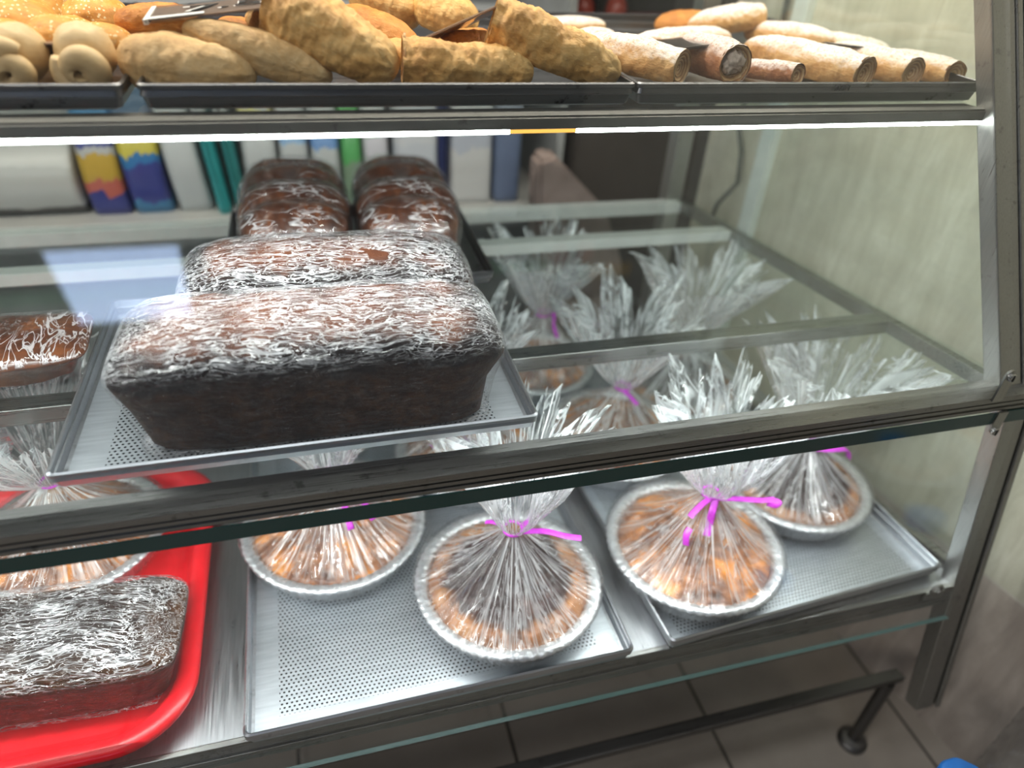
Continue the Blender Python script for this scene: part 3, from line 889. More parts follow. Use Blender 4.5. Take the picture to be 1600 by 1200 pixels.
    def strip(p, w_=0.0042):
        """flat curling ribbon along points"""
        b = B()
        prev = None; n_ = len(p)
        P_ = [Vector(x) for x in p]
        fine = []
        for i in range(n_ - 1):
            p0, p1, p2, p3 = P_[max(i - 1, 0)], P_[i], P_[i + 1], P_[min(i + 2, n_ - 1)]
            for s_ in range(8):
                u_ = s_ / 8
                fine.append(0.5 * ((2 * p1) + (p2 - p0) * u_ + (2 * p0 - 5 * p1 + 4 * p2 - p3) * u_ ** 2 + (3 * p1 - p0 - 3 * p2 + p3) * u_ ** 3))
        fine.append(P_[-1])
        add_tube(b, fine, w_, 8, True, up=(0, 0, 1), flat=0.12)
        obj('ribbon_tail', b, M['ribbon'], o)
    return strip, Vector((cx, cy, tz)), tr


def pie(label, c, rim, kind, seed, rotz=0, group='bagged pies on the bottom shelf', **k):
    r = thing('bagged_pie', label, 'pie', c, (0, 0, rotz), group)
    return (r,) + pie_parts(r, rim, kind, seed, **k)


PZ = -0.6777
r, st, tc, tr_ = pie('foil pan pie with dark centre and nut edge, bagged, frontmost on the left perforated tray', (0.170, 0.502, PZ), 0.104, 'dark', 2.0, tie_h=0.078, flare=0.13, spread=1.15, lean=(0.002, 0.0))
st([tc + Vector(v) for v in ((0.008, -0.006, 0), (0.030, -0.016, 0.006), (0.050, -0.022, 0.001), (0.068, -0.028, -0.001))], 0.0042)
st([tc + Vector(v) for v in ((0.008, 0.0, 0), (0.018, 0.0, 0.010), (0.032, 0.004, 0.014))], 0.0036)
st([tc + Vector(v) for v in ((-0.008, 0.004, 0), (-0.020, 0.008, 0.006), (-0.028, 0.012, 0.004))], 0.003)
r, st, tc, tr_ = pie('foil pan pie with orange fruit, bagged, standing half under the loaf tray', (-0.015, 0.632, PZ), 0.107, 'fruit', 4.4, tie_h=0.075, flare=0.115)
st([tc + Vector(v) for v in ((0.002, -0.010, 0), (0.010, -0.022, -0.008), (0.018, -0.054, -0.040))])
st([tc + Vector(v) for v in ((0.008, -0.008, 0), (0.026, -0.020, -0.006), (0.044, -0.048, -0.036))])
r, st, tc, tr_ = pie('orange fruit pie bag tied with a long magenta bow, at the right tray front', (0.408, 0.506, PZ), 0.106, 'fruit', 7.1, tie_h=0.080, flare=0.13, spread=1.35, lean=(0.006, 0.0))
st([tc + Vector(v) for v in ((0.004, -0.010, 0), (0.024, -0.020, 0.004), (0.048, -0.026, 0.003), (0.066, -0.030, 0.004))], 0.0046)
st([tc + Vector(v) for v in ((0.066, -0.030, 0.004), (0.071, -0.034, 0.002), (0.064, -0.036, 0.000), (0.055, -0.031, 0.001))], 0.0030)
st([tc + Vector(v) for v in ((0.0, -0.011, 0), (-0.008, -0.022, -0.010), (-0.010, -0.026, -0.026), (-0.014, -0.032, -0.036))], 0.0042)
st([tc + Vector(v) for v in ((-0.006, -0.009, 0), (-0.022, -0.016, -0.002), (-0.036, -0.022, -0.010))], 0.0038)
st([tc + Vector(v) for v in ((-0.038, -0.030, -0.020), (-0.043, -0.034, -0.026), (-0.043, -0.038, -0.038))], 0.0038)
r, st, tc, tr_ = pie('foil pan pie with dark centre at the far right against the side glass', (0.600, 0.582, PZ), 0.099, 'dark', 9.7, tie_h=0.064, flare=0.145, spread=1.45)
st([tc + Vector(v) for v in ((-0.010, -0.008, 0), (0.010, -0.020, 0.000), (0.035, -0.022, -0.001), (0.050, -0.020, -0.008), (0.058, -0.018, -0.024))], 0.0048)
r, st, tc, tr_ = pie('foil pan pie with orange fruit in the second row behind the bow tied pie', (0.392, 0.728, PZ), 0.104, 'fruit', 11.3, tie_h=0.078, flare=0.13, spread=1.35)
st([tc + Vector(v) for v in ((-0.002, -0.010, 0), (0.006, -0.020, -0.006), (0.012, -0.030, -0.012))], 0.0045)
r, st, tc, tr_ = pie('foil pan pie in a cellophane bag behind the dark nut edged pie', (0.176, 0.735, PZ), 0.100, 'fruit', 13.9, tie_h=0.08, spread=1.0)
st([tc + Vector(v) for v in ((-0.002, -0.010, 0), (-0.010, -0.016, 0.010), (-0.012, -0.020, 0.022))], 0.0035)
r, st, tc, tr_ = pie('foil pan pie in a cellophane bag behind the far right pie', (0.548, 0.826, PZ), 0.098, 'dark', 15.2, tie_h=0.09, flare=0.115, spread=1.25)
st([tc + Vector(v) for v in ((-0.002, -0.010, 0), (-0.012, -0.018, 0.010), (-0.022, -0.022, 0.018))], 0.0045)
r, st, tc, tr_ = pie('foil pan pie in a cellophane bag at the back of the left perforated tray', (-0.010, 0.862, PZ), 0.098, 'fruit', 17.7, tie_h=0.08)
r, st, tc, tr_ = pie('foil pan pie in a cellophane bag at the back of the right tray', (0.335, 0.925, PZ), 0.090, 'fruit', 19.2, tie_h=0.09, flare=0.115, spread=1.2)
st([tc + Vector(v) for v in ((0.002, -0.010, 0), (0.010, -0.020, 0.010), (0.012, -0.024, -0.012), (0.018, -0.028, -0.03))], 0.004)
r, st, tc, tr_ = pie('foil pan pie with brown fruit in the red tray behind the wrapped loaf', (-0.312, 0.678, -0.6757), 0.102, 'fruit', 21.5, tie_h=0.076, flare=0.125, spread=1.6, lean=(0.004, 0.0))

# ------------------------------------------------------------------ pastries on the top shelf


def pastry_shell(L, R, seed, ends=('round', 'round'), squash=0.85, wr=0.0016, taper=0.0, bend=0.0, fold=True, NU=88, NA=64):
    bm = B()
    rings = []
    lx = L / 2
    us = [-1 + 2 * i / NU for i in range(NU + 1)]
    for u in us:
        x = u * lx
        e = ends[0] if u < 0 else ends[1]
        p = 6 if e == 'roll' else (2.6 if e == 'round' else 1.7)
        d = abs(u)
        f = (1 - d ** p) ** (0.5) if d < 1 else 0.0
        if e == 'roll': f = max(f, 0.86) if d < 1 else 0.84
        if e == 'peak': f = (max(1 - d ** 8, 0.0)) ** 0.5 if d < 1 else 0.0; f = max(f, 0.80)
        if e == 'pinch': f = max(f, 0.25)
        f *= 1 - taper * u
        ring = []
        for k in range(NA):
            a = 2 * math.pi * k / NA
            ca, sa = math.cos(a), math.sin(a)
            q = Vector((x * 30, ca * R * 30, sa * R * 30)) + Vector((seed * 3.7, seed, 0))
            w_ = fbm(q * 1.3, 4, 0.6) * wr * 0.85 + abs(noise.noise(Vector((x * 160, ca * 1.2, sa * 1.2 + seed)))) * wr * 0.2
            g = 0.0
            if fold:
                fa = math.atan2(math.sin(a - 1.9), math.cos(a - 1.9))
                g = 0.10 * R * (1 / (1 + math.exp(-fa * 14)) - 0.5) * (1 if abs(fa) < 1.2 else 0)
            w_ += (0.5 - abs(noise.noise(q * 4.2))) * wr * 0.5 + (0.4 - abs(noise.noise(Vector((x * 420, ca * 6, sa * 6 + seed))))) * wr * 0.3
            r = R * f + (w_ + g) * min(1, f * 1.6)
            if e == 'peak' and d > 0.72: r *= 1 + 0.38 * (d - 0.72) / 0.28 * max(0.0, math.sin(a + 0.35)) ** 5 - 0.20 * (d - 0.72) / 0.28 * max(0.0, math.cos(a - 0.3)) ** 3
            z = sa * r * squash
            if z < -R * squash * 0.72: z = -R * squash * 0.72 - (z + R * squash * 0.72) * -0.15
            ring.append(bm.verts.new((x, ca * r, z + bend * (1 - u * u))))
        rings.append(ring)
    grid_faces(bm, rings, True, (ends[0] not in ('roll', 'peak'), ends[1] != 'roll'))
    return bm, rings


def roll_end(L, R, squash, sgn, seed, hollow=0.0, taper=0.0, peak=False):
    """spiral of thin layers that closes the end of a rolled pastry"""
    bm = B()
    NR, NA = 40, 64
    rings = []
    R2 = R * 0.86 * (1 - taper * sgn)
    for j in range(NR + 1):
        q = j / NR
        ring = []
        for k in range(NA):
            a = 2 * math.pi * k / NA
            t_ = q * 4.2 + sgn * a / (2 * math.pi)
            s = (t_ - math.floor(t_))
            ridge = (s if s < 0.7 else (1 - s) / 0.3 * 0.7) * 0.0022
            wob = 1 + 0.05 * noise.noise(Vector((math.cos(a) * 1.5, math.sin(a) * 1.5, seed + q)))
            r = R2 * q * wob * (0.95 if peak else 1)
            if peak: r *= 1 + 0.38 * q * max(0.0, math.sin(a + 0.35)) ** 5 - 0.20 * q * max(0.0, math.cos(a - 0.3)) ** 3
            x = sgn * (L / 2 - 0.001 + ridge * (0.3 + q * 0.7) - 0.004 * (1 - q) - hollow * (1 - q) ** 0.7 - 0.002 * (1 if q > 0.98 else 0))
            z = math.sin(a) * r * squash
            if z < -R * squash * 0.72: z = -R * squash * 0.72
            ring.append(bm.verts.new((x, math.cos(a) * r, z)))
        rings.append(ring)
    grid_faces(bm, rings, True, (True, False))
    bmesh.ops.recalc_face_normals(bm, faces=bm.faces)
    return bm


SHELF = -0.1560


def pastry(name, label, a, b, R, mat, seed, ends=('round', 'round'), squash=0.85, wr=0.0016, taper=0.0, bend=0.0, cat='pastry', group=None, filling=False, fold=True, roll=0.0):
    """a, b: the two ends of the axis"""
    a, b = Vector(a), Vector(b)
    d = b - a; L = d.length
    c = (a + b) / 2
    rz = math.atan2(d.y, d.x); ry = -math.atan2(d.z, math.hypot(d.x, d.y))
    lowest = min(a.z, b.z) - R * squash * 0.72
    if lowest < SHELF: c.z += SHELF - lowest
    r = thing(name, label, cat, c, (roll, ry, rz), group)
    bm, _ = pastry_shell(L, R, seed, ends, squash, wr, taper, bend, fold)
    obj('crust', bm, mat, r)
    for i, sg in ((0, -1), (1, 1)):
        if ends[i] in ('roll', 'peak'):
            bm = roll_end(L, R, squash, sg, seed, 0.010 if filling and sg == 1 else (0.006 if ends[i] == 'peak' else 0.0), taper, ends[i] == 'peak')
            obj('rolled_end', bm, M['p_end'], r)
            if filling and sg == 1:
                f = B()
                bmesh.ops.create_icosphere(f, subdivisions=4, radius=1.0)
                for v in f.verts:
                    p = v.co.copy(); k = 1 + 0.45 * fbm(p * 2.2 + Vector((seed, 0, 0)), 4)
                    v.co = Vector((L / 2 - 0.007 + p.x * 0.008 * k, p.y * R * 0.55 * k, p.z * R * squash * 0.5 * k + R * 0.05))
                obj('filling', f, M['p_filling'], r)
    return r


G1 = 'golden folded pastries on the top shelf'
G2 = 'sugar dusted rolls on the top shelf'
G3 = 'buns on the top shelf'
pastry('folded_pastry', 'long pale brown pastry spanning the gap between the left and middle top trays', at(186, 92, .668), at(402, 116, .650), 0.0265, M['p_pale'], 1.1, ('round', 'round'), 0.92, 0.0022, 0.12, group=G1)
pastry('folded_pastry', 'slim pale pastry leaning diagonally under the price tag', at(284, 42, .672), at(520, 124, .652), 0.0185, M['p_pale'], 2.2, ('round', 'round'), 1.0, 0.0018, -0.05, group=G1)
pastry('folded_pastry', 'thick wrinkled puff pastry leaning steeply, widest one in the middle top tray', at(428, 18, .690), at(622, 122, .652), 0.0310, M['p_gold'], 3.3, ('peak', 'round'), 0.85, 0.0048, 0.10, group=G1)
pastry('folded_pastry', 'flat lying golden puff pastry with folded end in the middle top tray', at(628, 98, .660), at(834, 114, .650), 0.0215, M['p_gold'], 4.4, ('peak', 'round'), 0.95, 0.0040, 0.06, group=G1)
pastry('folded_pastry', 'golden puff pastry with a peaked folded corner, rightmost in the middle top tray', at(766, 44, .680), at(968, 126, .650), 0.0250, M['p_gold'], 5.5, ('peak', 'round'), 0.95, 0.0042, 0.14, group=G1)
pastry('folded_pastry', 'orange pastry tip behind the long pale brown pastry', at(178, 34, .745), at(310, 30, .75), 0.0170, M['p_orange'], 6.6, ('round', 'round'), 0.9, group=G1)
pastry('folded_pastry', 'orange browned pastry below the price tag, behind the slim pale one', at(340, 45, .74), at(425, 75, .715), 0.0200, M['p_orange'], 7.7, group=G1)
pastry('folded_pastry', 'pale golden pastry poking out under the right end of the price tag', at(398, 20, .735), at(455, 75, .70), 0.0190, M['p_gold'], 7.9, group=G1)
pastry('folded_pastry', 'large golden pastry in the second row behind the steep wrinkled one', at(520, 30, .80), at(650, 78, .73), 0.0260, M['p_orange'], 8.8, wr=0.0024, group=G1)
pastry('folded_pastry', 'golden pastry behind the flat lying one, under the narrow tag', at(590, 82, .71), at(690, 92, .69), 0.0170, M['p_gold'], 9.9, wr=0.0024, group=G1)
pastry('folded_pastry', 'tall pale golden pastry at the back of the middle top tray', at(545, -12, .86), at(660, 25, .84), 0.0290, M['p_gold'], 10.1, wr=0.0024, group=G1)
pastry('folded_pastry', 'golden pastry at the back right of the middle top tray behind the narrow tag', at(650, 2, .84), at(745, 40, .80), 0.0270, M['p_gold'], 11.2, wr=0.0024, group=G1)
pastry('folded_pastry', 'shadowed golden pastry between the narrow tag and the peaked pastry', at(680, 75, .73), at(775, 66, .74), 0.0180, M['p_orange'], 12.3, wr=0.002, group=G1)

pastry('sugared_roll', 'sugared roll with a clear spiral end, leftmost in the right top tray', at(905, 72, .74), at(1066, 106, .648), 0.0200, M['p_sugar'], 21.0, ('round', 'roll'), 0.95, 0.0020, fold=False, group=G2)
pastry('sugared_roll', 'roll with shadow put into its colour, powdered filling showing at its open end', at(1062, 78, .75), at(1150, 101, .650), 0.0212, M['p_sugar_dark'], 22.0, ('round', 'roll'), 1.0, 0.0016, filling=True, fold=False, group=G2)
pastry('sugared_roll', 'low brown sugared roll between the filled roll and the wide pale one', at(1150, 106, .73), at(1248, 117, .650), 0.0120, M['p_sugar_dark'], 23.0, ('round', 'roll'), 0.9, 0.0016, fold=False, group=G2)
pastry('sugared_roll', 'wide pale sugared roll in the middle of the right top tray', at(1165, 72, .80), at(1352, 116, .655), 0.0230, M['p_sugar'], 24.0, ('round', 'roll'), 0.85, 0.0018, fold=False, group=G2)
pastry('sugared_roll', 'sugared roll half in the shadow of the tag, second from the right end', at(1290, 80, .78), at(1428, 114, .655), 0.0188, M['p_sugar'], 25.0, ('round', 'roll'), 0.95, 0.0014, fold=False, group=G2)
pastry('sugared_roll', 'small sugared roll at the right end of the right top tray', at(1382, 92, .76), at(1492, 117, .655), 0.0165, M['p_sugar'], 26.0, ('round', 'roll'), 0.95, 0.0014, fold=False, group=G2)
pastry('sugared_roll', 'orange roll lying across the back of the right top tray', at(1022, 46, .98), at(1120, 44, .97), 0.0190, M['p_orange'], 27.0, ('round', 'round'), 0.9, 0.0014, fold=False, group=G2)
pastry('sugared_roll', 'sugared roll raised on top of the others at the back of the right top tray', at(1075, 42, .92), at(1188, 24, .92), 0.0195, M['p_sugar'], 28.0, ('round', 'roll'), 0.95, 0.0018, fold=False, group=G2)
pastry('sugared_roll', 'white sugared roll behind the dark filled roll', at(985, 74, .84), at(1140, 62, .88), 0.0170, M['p_sugar'], 29.0, ('round', 'round'), 0.9, 0.0016, fold=False, group=G2)
pastry('sugared_roll', 'pale sugared roll in the second row behind the wide pale one', at(1160, 66, .93), at(1300, 82, .82), 0.0190, M['p_sugar'], 30.0, ('round', 'round'), 0.9, 0.0016, fold=False, group=G2)
pastry('sugared_roll', 'pale sugared roll under the thin dark tag in the second row', at(1235, 74, .90), at(1385, 96, .76), 0.0160, M['p_sugar'], 31.0, ('round', 'round'), 0.9, 0.0016, fold=False, group=G2)
pastry('sugared_roll', 'small blurred roll behind the spiral ended sugared roll', at(893, 66, .84), at(960, 62, .86), 0.0150, M['p_sugar'], 32.0, ('round', 'round'), 0.95, 0.0018, fold=False, group=G2)
pastry('sugared_roll', 'white floured roll at the back behind the peaked pastry', at(825, 50, .97), at(945, 48, .97), 0.0170, M['p_sugar'], 33.0, ('round', 'round'), 0.7, 0.001, fold=False, group=G2)


def coil_bun(label, c, R, seed):
    r = thing('spiral_bun', label, 'bun', c, (R_(12), 0, 0), 'pale spiral buns on the top shelf')
    bm = B(); pts = []; rad = []
    for k in range(90):
        u = k / 89
        a = 0.6 + u * 2 * math.pi * 1.45 + seed
        rr = R * (0.56 - 0.50 * u)
        pts.append((rr * math.cos(a), -0.006 - 0.010 * u, R + rr * math.sin(a) - R * 0.02)); rad.append(R * (0.30 + 0.16 * math.sin(math.pi * min(1, 0.25 + u))) * (0.5 + 0.5 * min(1, u * 8)))
    add_tube(bm, pts, rad, 20, True, up=(0, 1, 0))
    obj('dough_coil', bm, M['p_dough'], r)
    bm = B(); bmesh.ops.create_uvsphere(bm, u_segments=40, v_segments=24, radius=1)
    for v in bm.verts:
        k = 1 + 0.05 * fbm(v.co * 2 + Vector((seed, 0, 0)), 3)
        v.co = Vector((v.co.x * R * 0.86 * k, v.co.y * R * 0.8 * k + 0.018, R + v.co.z * R * 0.86 * k))
        v.co.z = max(v.co.z, R * 0.16)
    obj('dough_body', bm, M['p_dough'], r)
    return r


def bun(label, c, R, mat, seed, sq=0.8, name='sesame_bun'):
    bm = B(); bmesh.ops.create_uvsphere(bm, u_segments=56, v_segments=36, radius=1)
    for v in bm.verts:
        k = 1 + 0.06 * fbm(v.co * 1.6 + Vector((seed, 0, 0)), 4)
        v.co = Vector((v.co.x * R * k, v.co.y * R * 1.15 * k, v.co.z * R * sq * k))
        if v.co.z < -R * sq * 0.6: v.co.z = -R * sq * 0.6
    o = obj(name, bm, mat, loc=c, rot=(0, 0, seed))
    return tag(o, label, 'bun', 'sesame buns on the top shelf')


p = at(26, 104, .662); coil_bun('pale spiral bun at the left edge, front row of the left top tray', (p.x, p.y, SHELF), 0.0255, 0.3)
p = at(133, 104, .662); coil_bun('pale spiral bun next to the gap, front row of the left top tray', (p.x, p.y, SHELF), 0.0260, 2.1)
for lab, px, py, yy, R, sd in (
        ('sesame bun with slashed top in the second row of the left top tray', 88, 64, .715, .0245, .2), ('sesame bun beside the long pale brown pastry', 164, 70, .715, .0215, 1.3),
        ('orange sesame bun at the left edge above the spiral bun', 2, 66, .715, .0225, 2.4), ('large browned bun at the far left of the third row', 38, 42, .77, .0300, 3.1),
        ('browned bun half hidden behind the slashed sesame bun', 112, 58, .765, .0215, 4.2), ('tall golden bun at the back of the left top tray', 152, 30, .83, .0270, 5.0), ('round bun at the back left corner of the left top tray', 60, 18, .90, .030, 6.1)):
    p = at(px, py, yy)
    p.z = max(p.z, SHELF + R * 0.5)
    bun(lab, p, R, M['p_sesame'], sd)

# price tags in clear holders
t = NT('clear_plastic')
gl = t.n('BsdfGlossy', {'Roughness': 0.08}); trn = t.n('BsdfTransparent', {0: (0.93, 0.94, 0.95, 1)})
f = t.n('LayerWeight', {'Blend': 0.5}).outputs['Facing']
M['clear'] = t.done(t.n('MixShader', {0: t.math('MULTIPLY_ADD', t.math('POWER', f, 4.0), 0.85, 0.06, clamp=True), 1: trn.outputs[0], 2: gl.outputs[0]}).outputs[0])
M['label_paper'] = plain('tag_label_brown', (0.34, 0.22, 0.15), 0.35, spec=0.7)
M['label_dark'] = plain('tag_label_dark', (0.10, 0.085, 0.075), 0.3, spec=0.7)
M['white_ink'] = plain('white_ink', (0.8, 0.8, 0.78), 0.4)


def price_tag(label, fl, fr, bl, th_=0.0014, paper='label_paper', text=None, frame=True):
    fl, fr, bl = Vector(fl), Vector(fr), Vector(bl)
    ux = (fr - fl); W = ux.length; ux.normalize()
    uy = (bl - fl); uy -= ux * uy.dot(ux); D = uy.length; uy.normalize(); uz = ux.cross(uy)
    c = fl + ux * W / 2 + uy * D / 2
    m = Matrix((ux, uy, uz)).transposed().to_euler()
    r = thing('price_tag', label, 'price tag', c, m, 'price tags on the pastries')
    bm = B(); add_box(bm, (-W / 2, -D / 2, -th_), (W / 2, D / 2, th_), 0.0003); obj('clear_sleeve', bm, M['clear'], r, smooth=False)
    bm = B(); add_box(bm, (-W / 2 + .003, -D / 2 + .003, -th_ * .4), (W / 2 - .003, D / 2 - .003, th_ * .4)); obj('label_card', bm, M[paper], r, smooth=False)
    if frame:
        bm = B(); add_box(bm, (-W / 2 - .0006, -D / 2, -th_ - .0004), (-W / 2 + .003, D / 2, th_ + .0004)); add_box(bm, (-W / 2 + .003, -D / 2 + .002, th_), (-W / 2 + .045, -D / 2 + .010, th_ + .0003))
        obj('white_margin', bm, M['white_ink'], r, smooth=False)
    if text:
        T = Matrix.Translation((W * 0.12, -0.002, th_ + 0.0003))
        o = lettering(text, 0.030, M['ink'], r, T @ Matrix.Scale(1.7, 4, (1, 0, 0)), 'price_lettering')
        lettering(text, 0.0330, M['white_ink'], r, Matrix.Translation((W * 0.12 - 0.001, -0.001, th_ + 0.00005)) @ Matrix.Scale(1.72, 4, (1, 0, 0)), 'price_outline', 0.00005)
    return r


price_tag('clear price tag with 7.50 in big digits lying on the folded pastries', at(225, 35, .662), at(466, 8, .662), at(216, 16, .720), text='7.50')
price_tag('narrow clear price tag tilted upward between two golden pastries', at(645, 68, .690), at(808, -4, .690), at(668, 66, .735), frame=False)
price_tag('clear price tag lying on the dark filled roll', at(1032, 80, .672), at(1156, 66, .672), at(985, 69, .73), paper='label_dark', frame=False)
price_tag('thin dark edged price tag lying flat on the sugared rolls at right', at(1288, 67, .735), at(1392, 78, .700), at(1180, 60, .85), paper='label_dark', frame=False)
price_tag('flat price tag lying over the two pale spiral buns', at(-40, 68, .668), at(172, 71, .668), at(-44, 60, .700), frame=False)

# ------------------------------------------------------------------ behind the case
M['shelf_white'] = plain('shelf_enamel', (0.52, 0.52, 0.50), 0.4, var=0.05)
M['green_strip'] = plain('green_strip', (0.012, 0.16, 0.06), 0.4)
M['silver_strip'] = plain('silver_strip', (0.32, 0.33, 0.33), 0.35)
bs = thing('shop_shelf', 'white shop shelf unit with green edge strip behind the case', 'shelf', (-0.3, 1.5, -1.06))


def bpart(name, lo, hi, m, bev=0.002):
    bm = B(); add_box(bm, lo, hi, bev)
    bmesh.ops.translate(bm, verts=bm.verts, vec=(0.3, -1.5, 1.06))
    return obj(name, bm, m, bs, smooth=False)


bpart('shelf_board', (-1.3, 1.28, -0.525), (0.46, 1.62, -0.512), M['shelf_white'])
bpart('shelf_board', (-1.3, 1.28, -0.215), (0.46, 1.62, -0.203), M['shelf_white'])
bpart('shelf_board', (-1.3, 1.28, -0.80), (0.46, 1.62, -0.785), M['shelf_white'])
bpart('edge_strip', (-1.3, 1.272, -0.207), (0.46, 1.279, -0.178), M['green_strip'])
bpart('edge_strip', (-1.3, 1.272, -0.555), (0.46, 1.279, -0.528), M['silver_strip'])
bpart('back_panel', (-1.3, 1.63, -1.06), (0.46, 1.645, 0.3), M['silver_strip'])
bpart('upright', (-1.32, 1.28, -1.06), (-1.30, 1.64, 0.3), M['silver_strip'])
bpart('upright', (0.46, 1.28, -1.06), (0.475, 1.64, 0.3), M['silver_strip'])


def pack_mat(name, stops, sc=1.0):
    t = NT(name)
    z = t.n('SeparateXYZ', {0: t.n('TexCoord').outputs['Generated']}).outputs[2]
    n = t.noise(t.coord('Generated'), 3, 2)
    z = t.math('ADD', z, t.math('MULTIPLY', t.math('SUBTRACT', n, 0.5), 0.25))
    return t.done(t.bsdf(t.ramp(z, stops, 'CONSTANT'), 0.35, 0, spec=0.6))


def pack(label, cx, w_, h, cols, z0=-0.512, yy=1.30, d=0.10, tilt=0.0, bulge=0.25, name='packet', cat='packet'):
    """soft filled packet: pinched top seam, bulging body"""
    r = thing(name, label, cat, (cx, yy + d / 2, z0), (0, tilt, 0), 'packets on the shelf behind the case')
    bm = B(); rings = []
    for j in range(15):
        v = j / 14
        k = min(1.0, (math.sin(math.pi * min(v * 1.02 + 0.10, 1.0))) ** 0.5) if bulge else 1.0
        dd = max(0.06, k) if bulge else 1.0
        loop = rrect(w_ / 2 * (1 - 0.04 * k if bulge else 1), max(0.003, d / 2 * dd), min(0.012, max(0.0015, d / 2 * dd * 0.8)), 4)
        rings.append([bm.verts.new((x, y, v * h)) for x, y in loop])
    grid_faces(bm, rings, True, (True, True))
    t_ = pack_mat('print_' + name + '_' + str(len(bpy.data.materials)), cols)
    obj('pouch', bm, t_, r)
    bm = B(); add_box(bm, (-w_ / 2, -0.0025, h - 0.004), (w_ / 2, 0.0025, h + 0.010), 0.001)
    obj('top_seam', bm, t_, r)
    return r


WH_, GY, TL, BL, YE_, NV, GN, RD = (0.55, 0.57, 0.57), (0.36, 0.37, 0.36), (0.02, 0.26, 0.27), (0.02, 0.12, 0.36), (0.62, 0.42, 0.04), (0.03, 0.04, 0.20), (0.08, 0.34, 0.10), (0.42, 0.10, 0.07)
WH, YE = (0.42, 0.45, 0.455), (0.44, 0.29, 0.035)
pack('large grey white sack at the far left of the shop shelf', -0.475, 0.20, 0.16, ((0.0, (0.05, 0.05, 0.05)), (0.14, (0.40, 0.41, 0.39)), (0.55, (0.50, 0.52, 0.50)), (0.85, GY)), d=0.16)
pack('blue packet with yellow band and red spot, left of the darker blue one', -0.338, 0.062, 0.21, ((0.0, NV), (0.22, RD), (0.32, YE), (0.5, GY), (0.56, NV), (0.66, (0.03, 0.20, 0.42)), (0.92, YE)))
pack('deep blue packet with olive yellow band', -0.270, 0.064, 0.215, ((0.0, (0.04, 0.17, 0.33)), (0.12, NV), (0.42, (0.02, 0.14, 0.34)), (0.48, (0.48, 0.42, 0.05)), (0.62, (0.05, 0.12, 0.22))), tilt=R_(-2))
pack('white packet with orange print leaning beside the blue packets', -0.200, 0.056, 0.21, ((0.0, WH), (0.62, (0.50, 0.34, 0.26)), (0.78, WH)), tilt=R_(-5))
pack('slim teal packet, left of the two teal ones', -0.152, 0.022, 0.19, ((0.0, TL), (0.9, WH)), tilt=R_(-5), bulge=0)
pack('slim teal packet, right of the two teal ones', -0.122, 0.020, 0.18, ((0.0, (0.02, 0.20, 0.20)), (0.9, WH)), tilt=R_(-4), bulge=0)
pack('white packet with yellow corner behind the left rear loaf', -0.080, 0.058, 0.21, ((0.0, WH), (0.72, (0.50, 0.48, 0.2)), (0.82, WH)))
pack('white and teal packet just left of the green packet', -0.022, 0.050, 0.21, ((0.0, TL), (0.35, WH), (0.55, (0.2, 0.35, 0.55)), (0.7, WH)))
pack('white packet with blue disc print near the green packet', 0.032, 0.050, 0.21, ((0.0, WH), (0.5, (0.12, 0.25, 0.5)), (0.68, WH)))
pack('green packet above the gap between the rear loaves', 0.078, 0.036, 0.21, ((0.0, (0.2, 0.3, 0.2)), (0.4, GN)))
pack('white and green packet behind the right rear loaf', 0.122, 0.046, 0.21, ((0.0, WH), (0.45, (0.5, 0.5, 0.55)), (0.6, (0.2, 0.4, 0.22)), (0.75, WH)))
pack('white carton with a navy side, first of the three tall cartons', 0.195, 0.080, 0.22, ((0.0, (0.50, 0.53, 0.58)), (0.5, (0.55, 0.57, 0.60))), bulge=0, name='carton', cat='carton')
pack('narrow navy carton between the white cartons', 0.246, 0.018, 0.21, ((0.0, (0.02, 0.03, 0.12)),), bulge=0, name='carton', cat='carton')
pack('white carton right of the narrow navy one', 0.300, 0.080, 0.22, ((0.0, (0.54, 0.55, 0.55)), (0.45, (0.42, 0.45, 0.52)), (0.6, (0.56, 0.57, 0.57))), bulge=0, name='carton', cat='carton')
pack('slate blue carton at the right end of the packets', 0.372, 0.052, 0.22, ((0.0, (0.12, 0.16, 0.26)), (0.7, (0.3, 0.33, 0.4))), bulge=0, name='carton', cat='carton')
pack('small green box below the shelf edge behind the loaf tray', -0.165, 0.09, 0.035, ((0.0, (0.01, 0.14, 0.05)),), z0=-0.60, yy=1.24, d=0.03, bulge=0, name='carton', cat='carton')
pack('small red box below the shelf edge beside the green box', -0.098, 0.03, 0.035, ((0.0, (0.40, 0.03, 0.05)),), z0=-0.60, yy=1.24, d=0.03, bulge=0, name='carton', cat='carton')

M['cabinet'] = plain('dark_cabinet', (0.045, 0.036, 0.032), 0.55)
M['cabinet_top'] = plain('cabinet_top', (0.30, 0.30, 0.29), 0.4)
cb = thing('back_cabinet', 'dark brown cabinet standing behind the case at right', 'cabinet', (0.72, 1.5, -1.06))


def kpart(name, lo, hi, m, parent=None):
    bm = B(); add_box(bm, lo, hi, 0.002)
    bmesh.ops.translate(bm, verts=bm.verts, vec=(-0.72, -1.5, 1.06))
    return obj(name, bm, m, parent or cb, smooth=False)


kpart('cabinet_body', (0.50, 1.32, -1.06), (0.95, 1.66, -0.245), M['cabinet'])
kpart('cabinet_top', (0.49, 1.31, -0.244), (0.96, 1.67, -0.222), M['cabinet_top'])
kpart('door', (0.505, 1.312, -0.98), (0.722, 1.3195, -0.26), M['cabinet'])
kpart('door', (0.728, 1.312, -0.98), (0.945, 1.3195, -0.26), M['cabinet'])


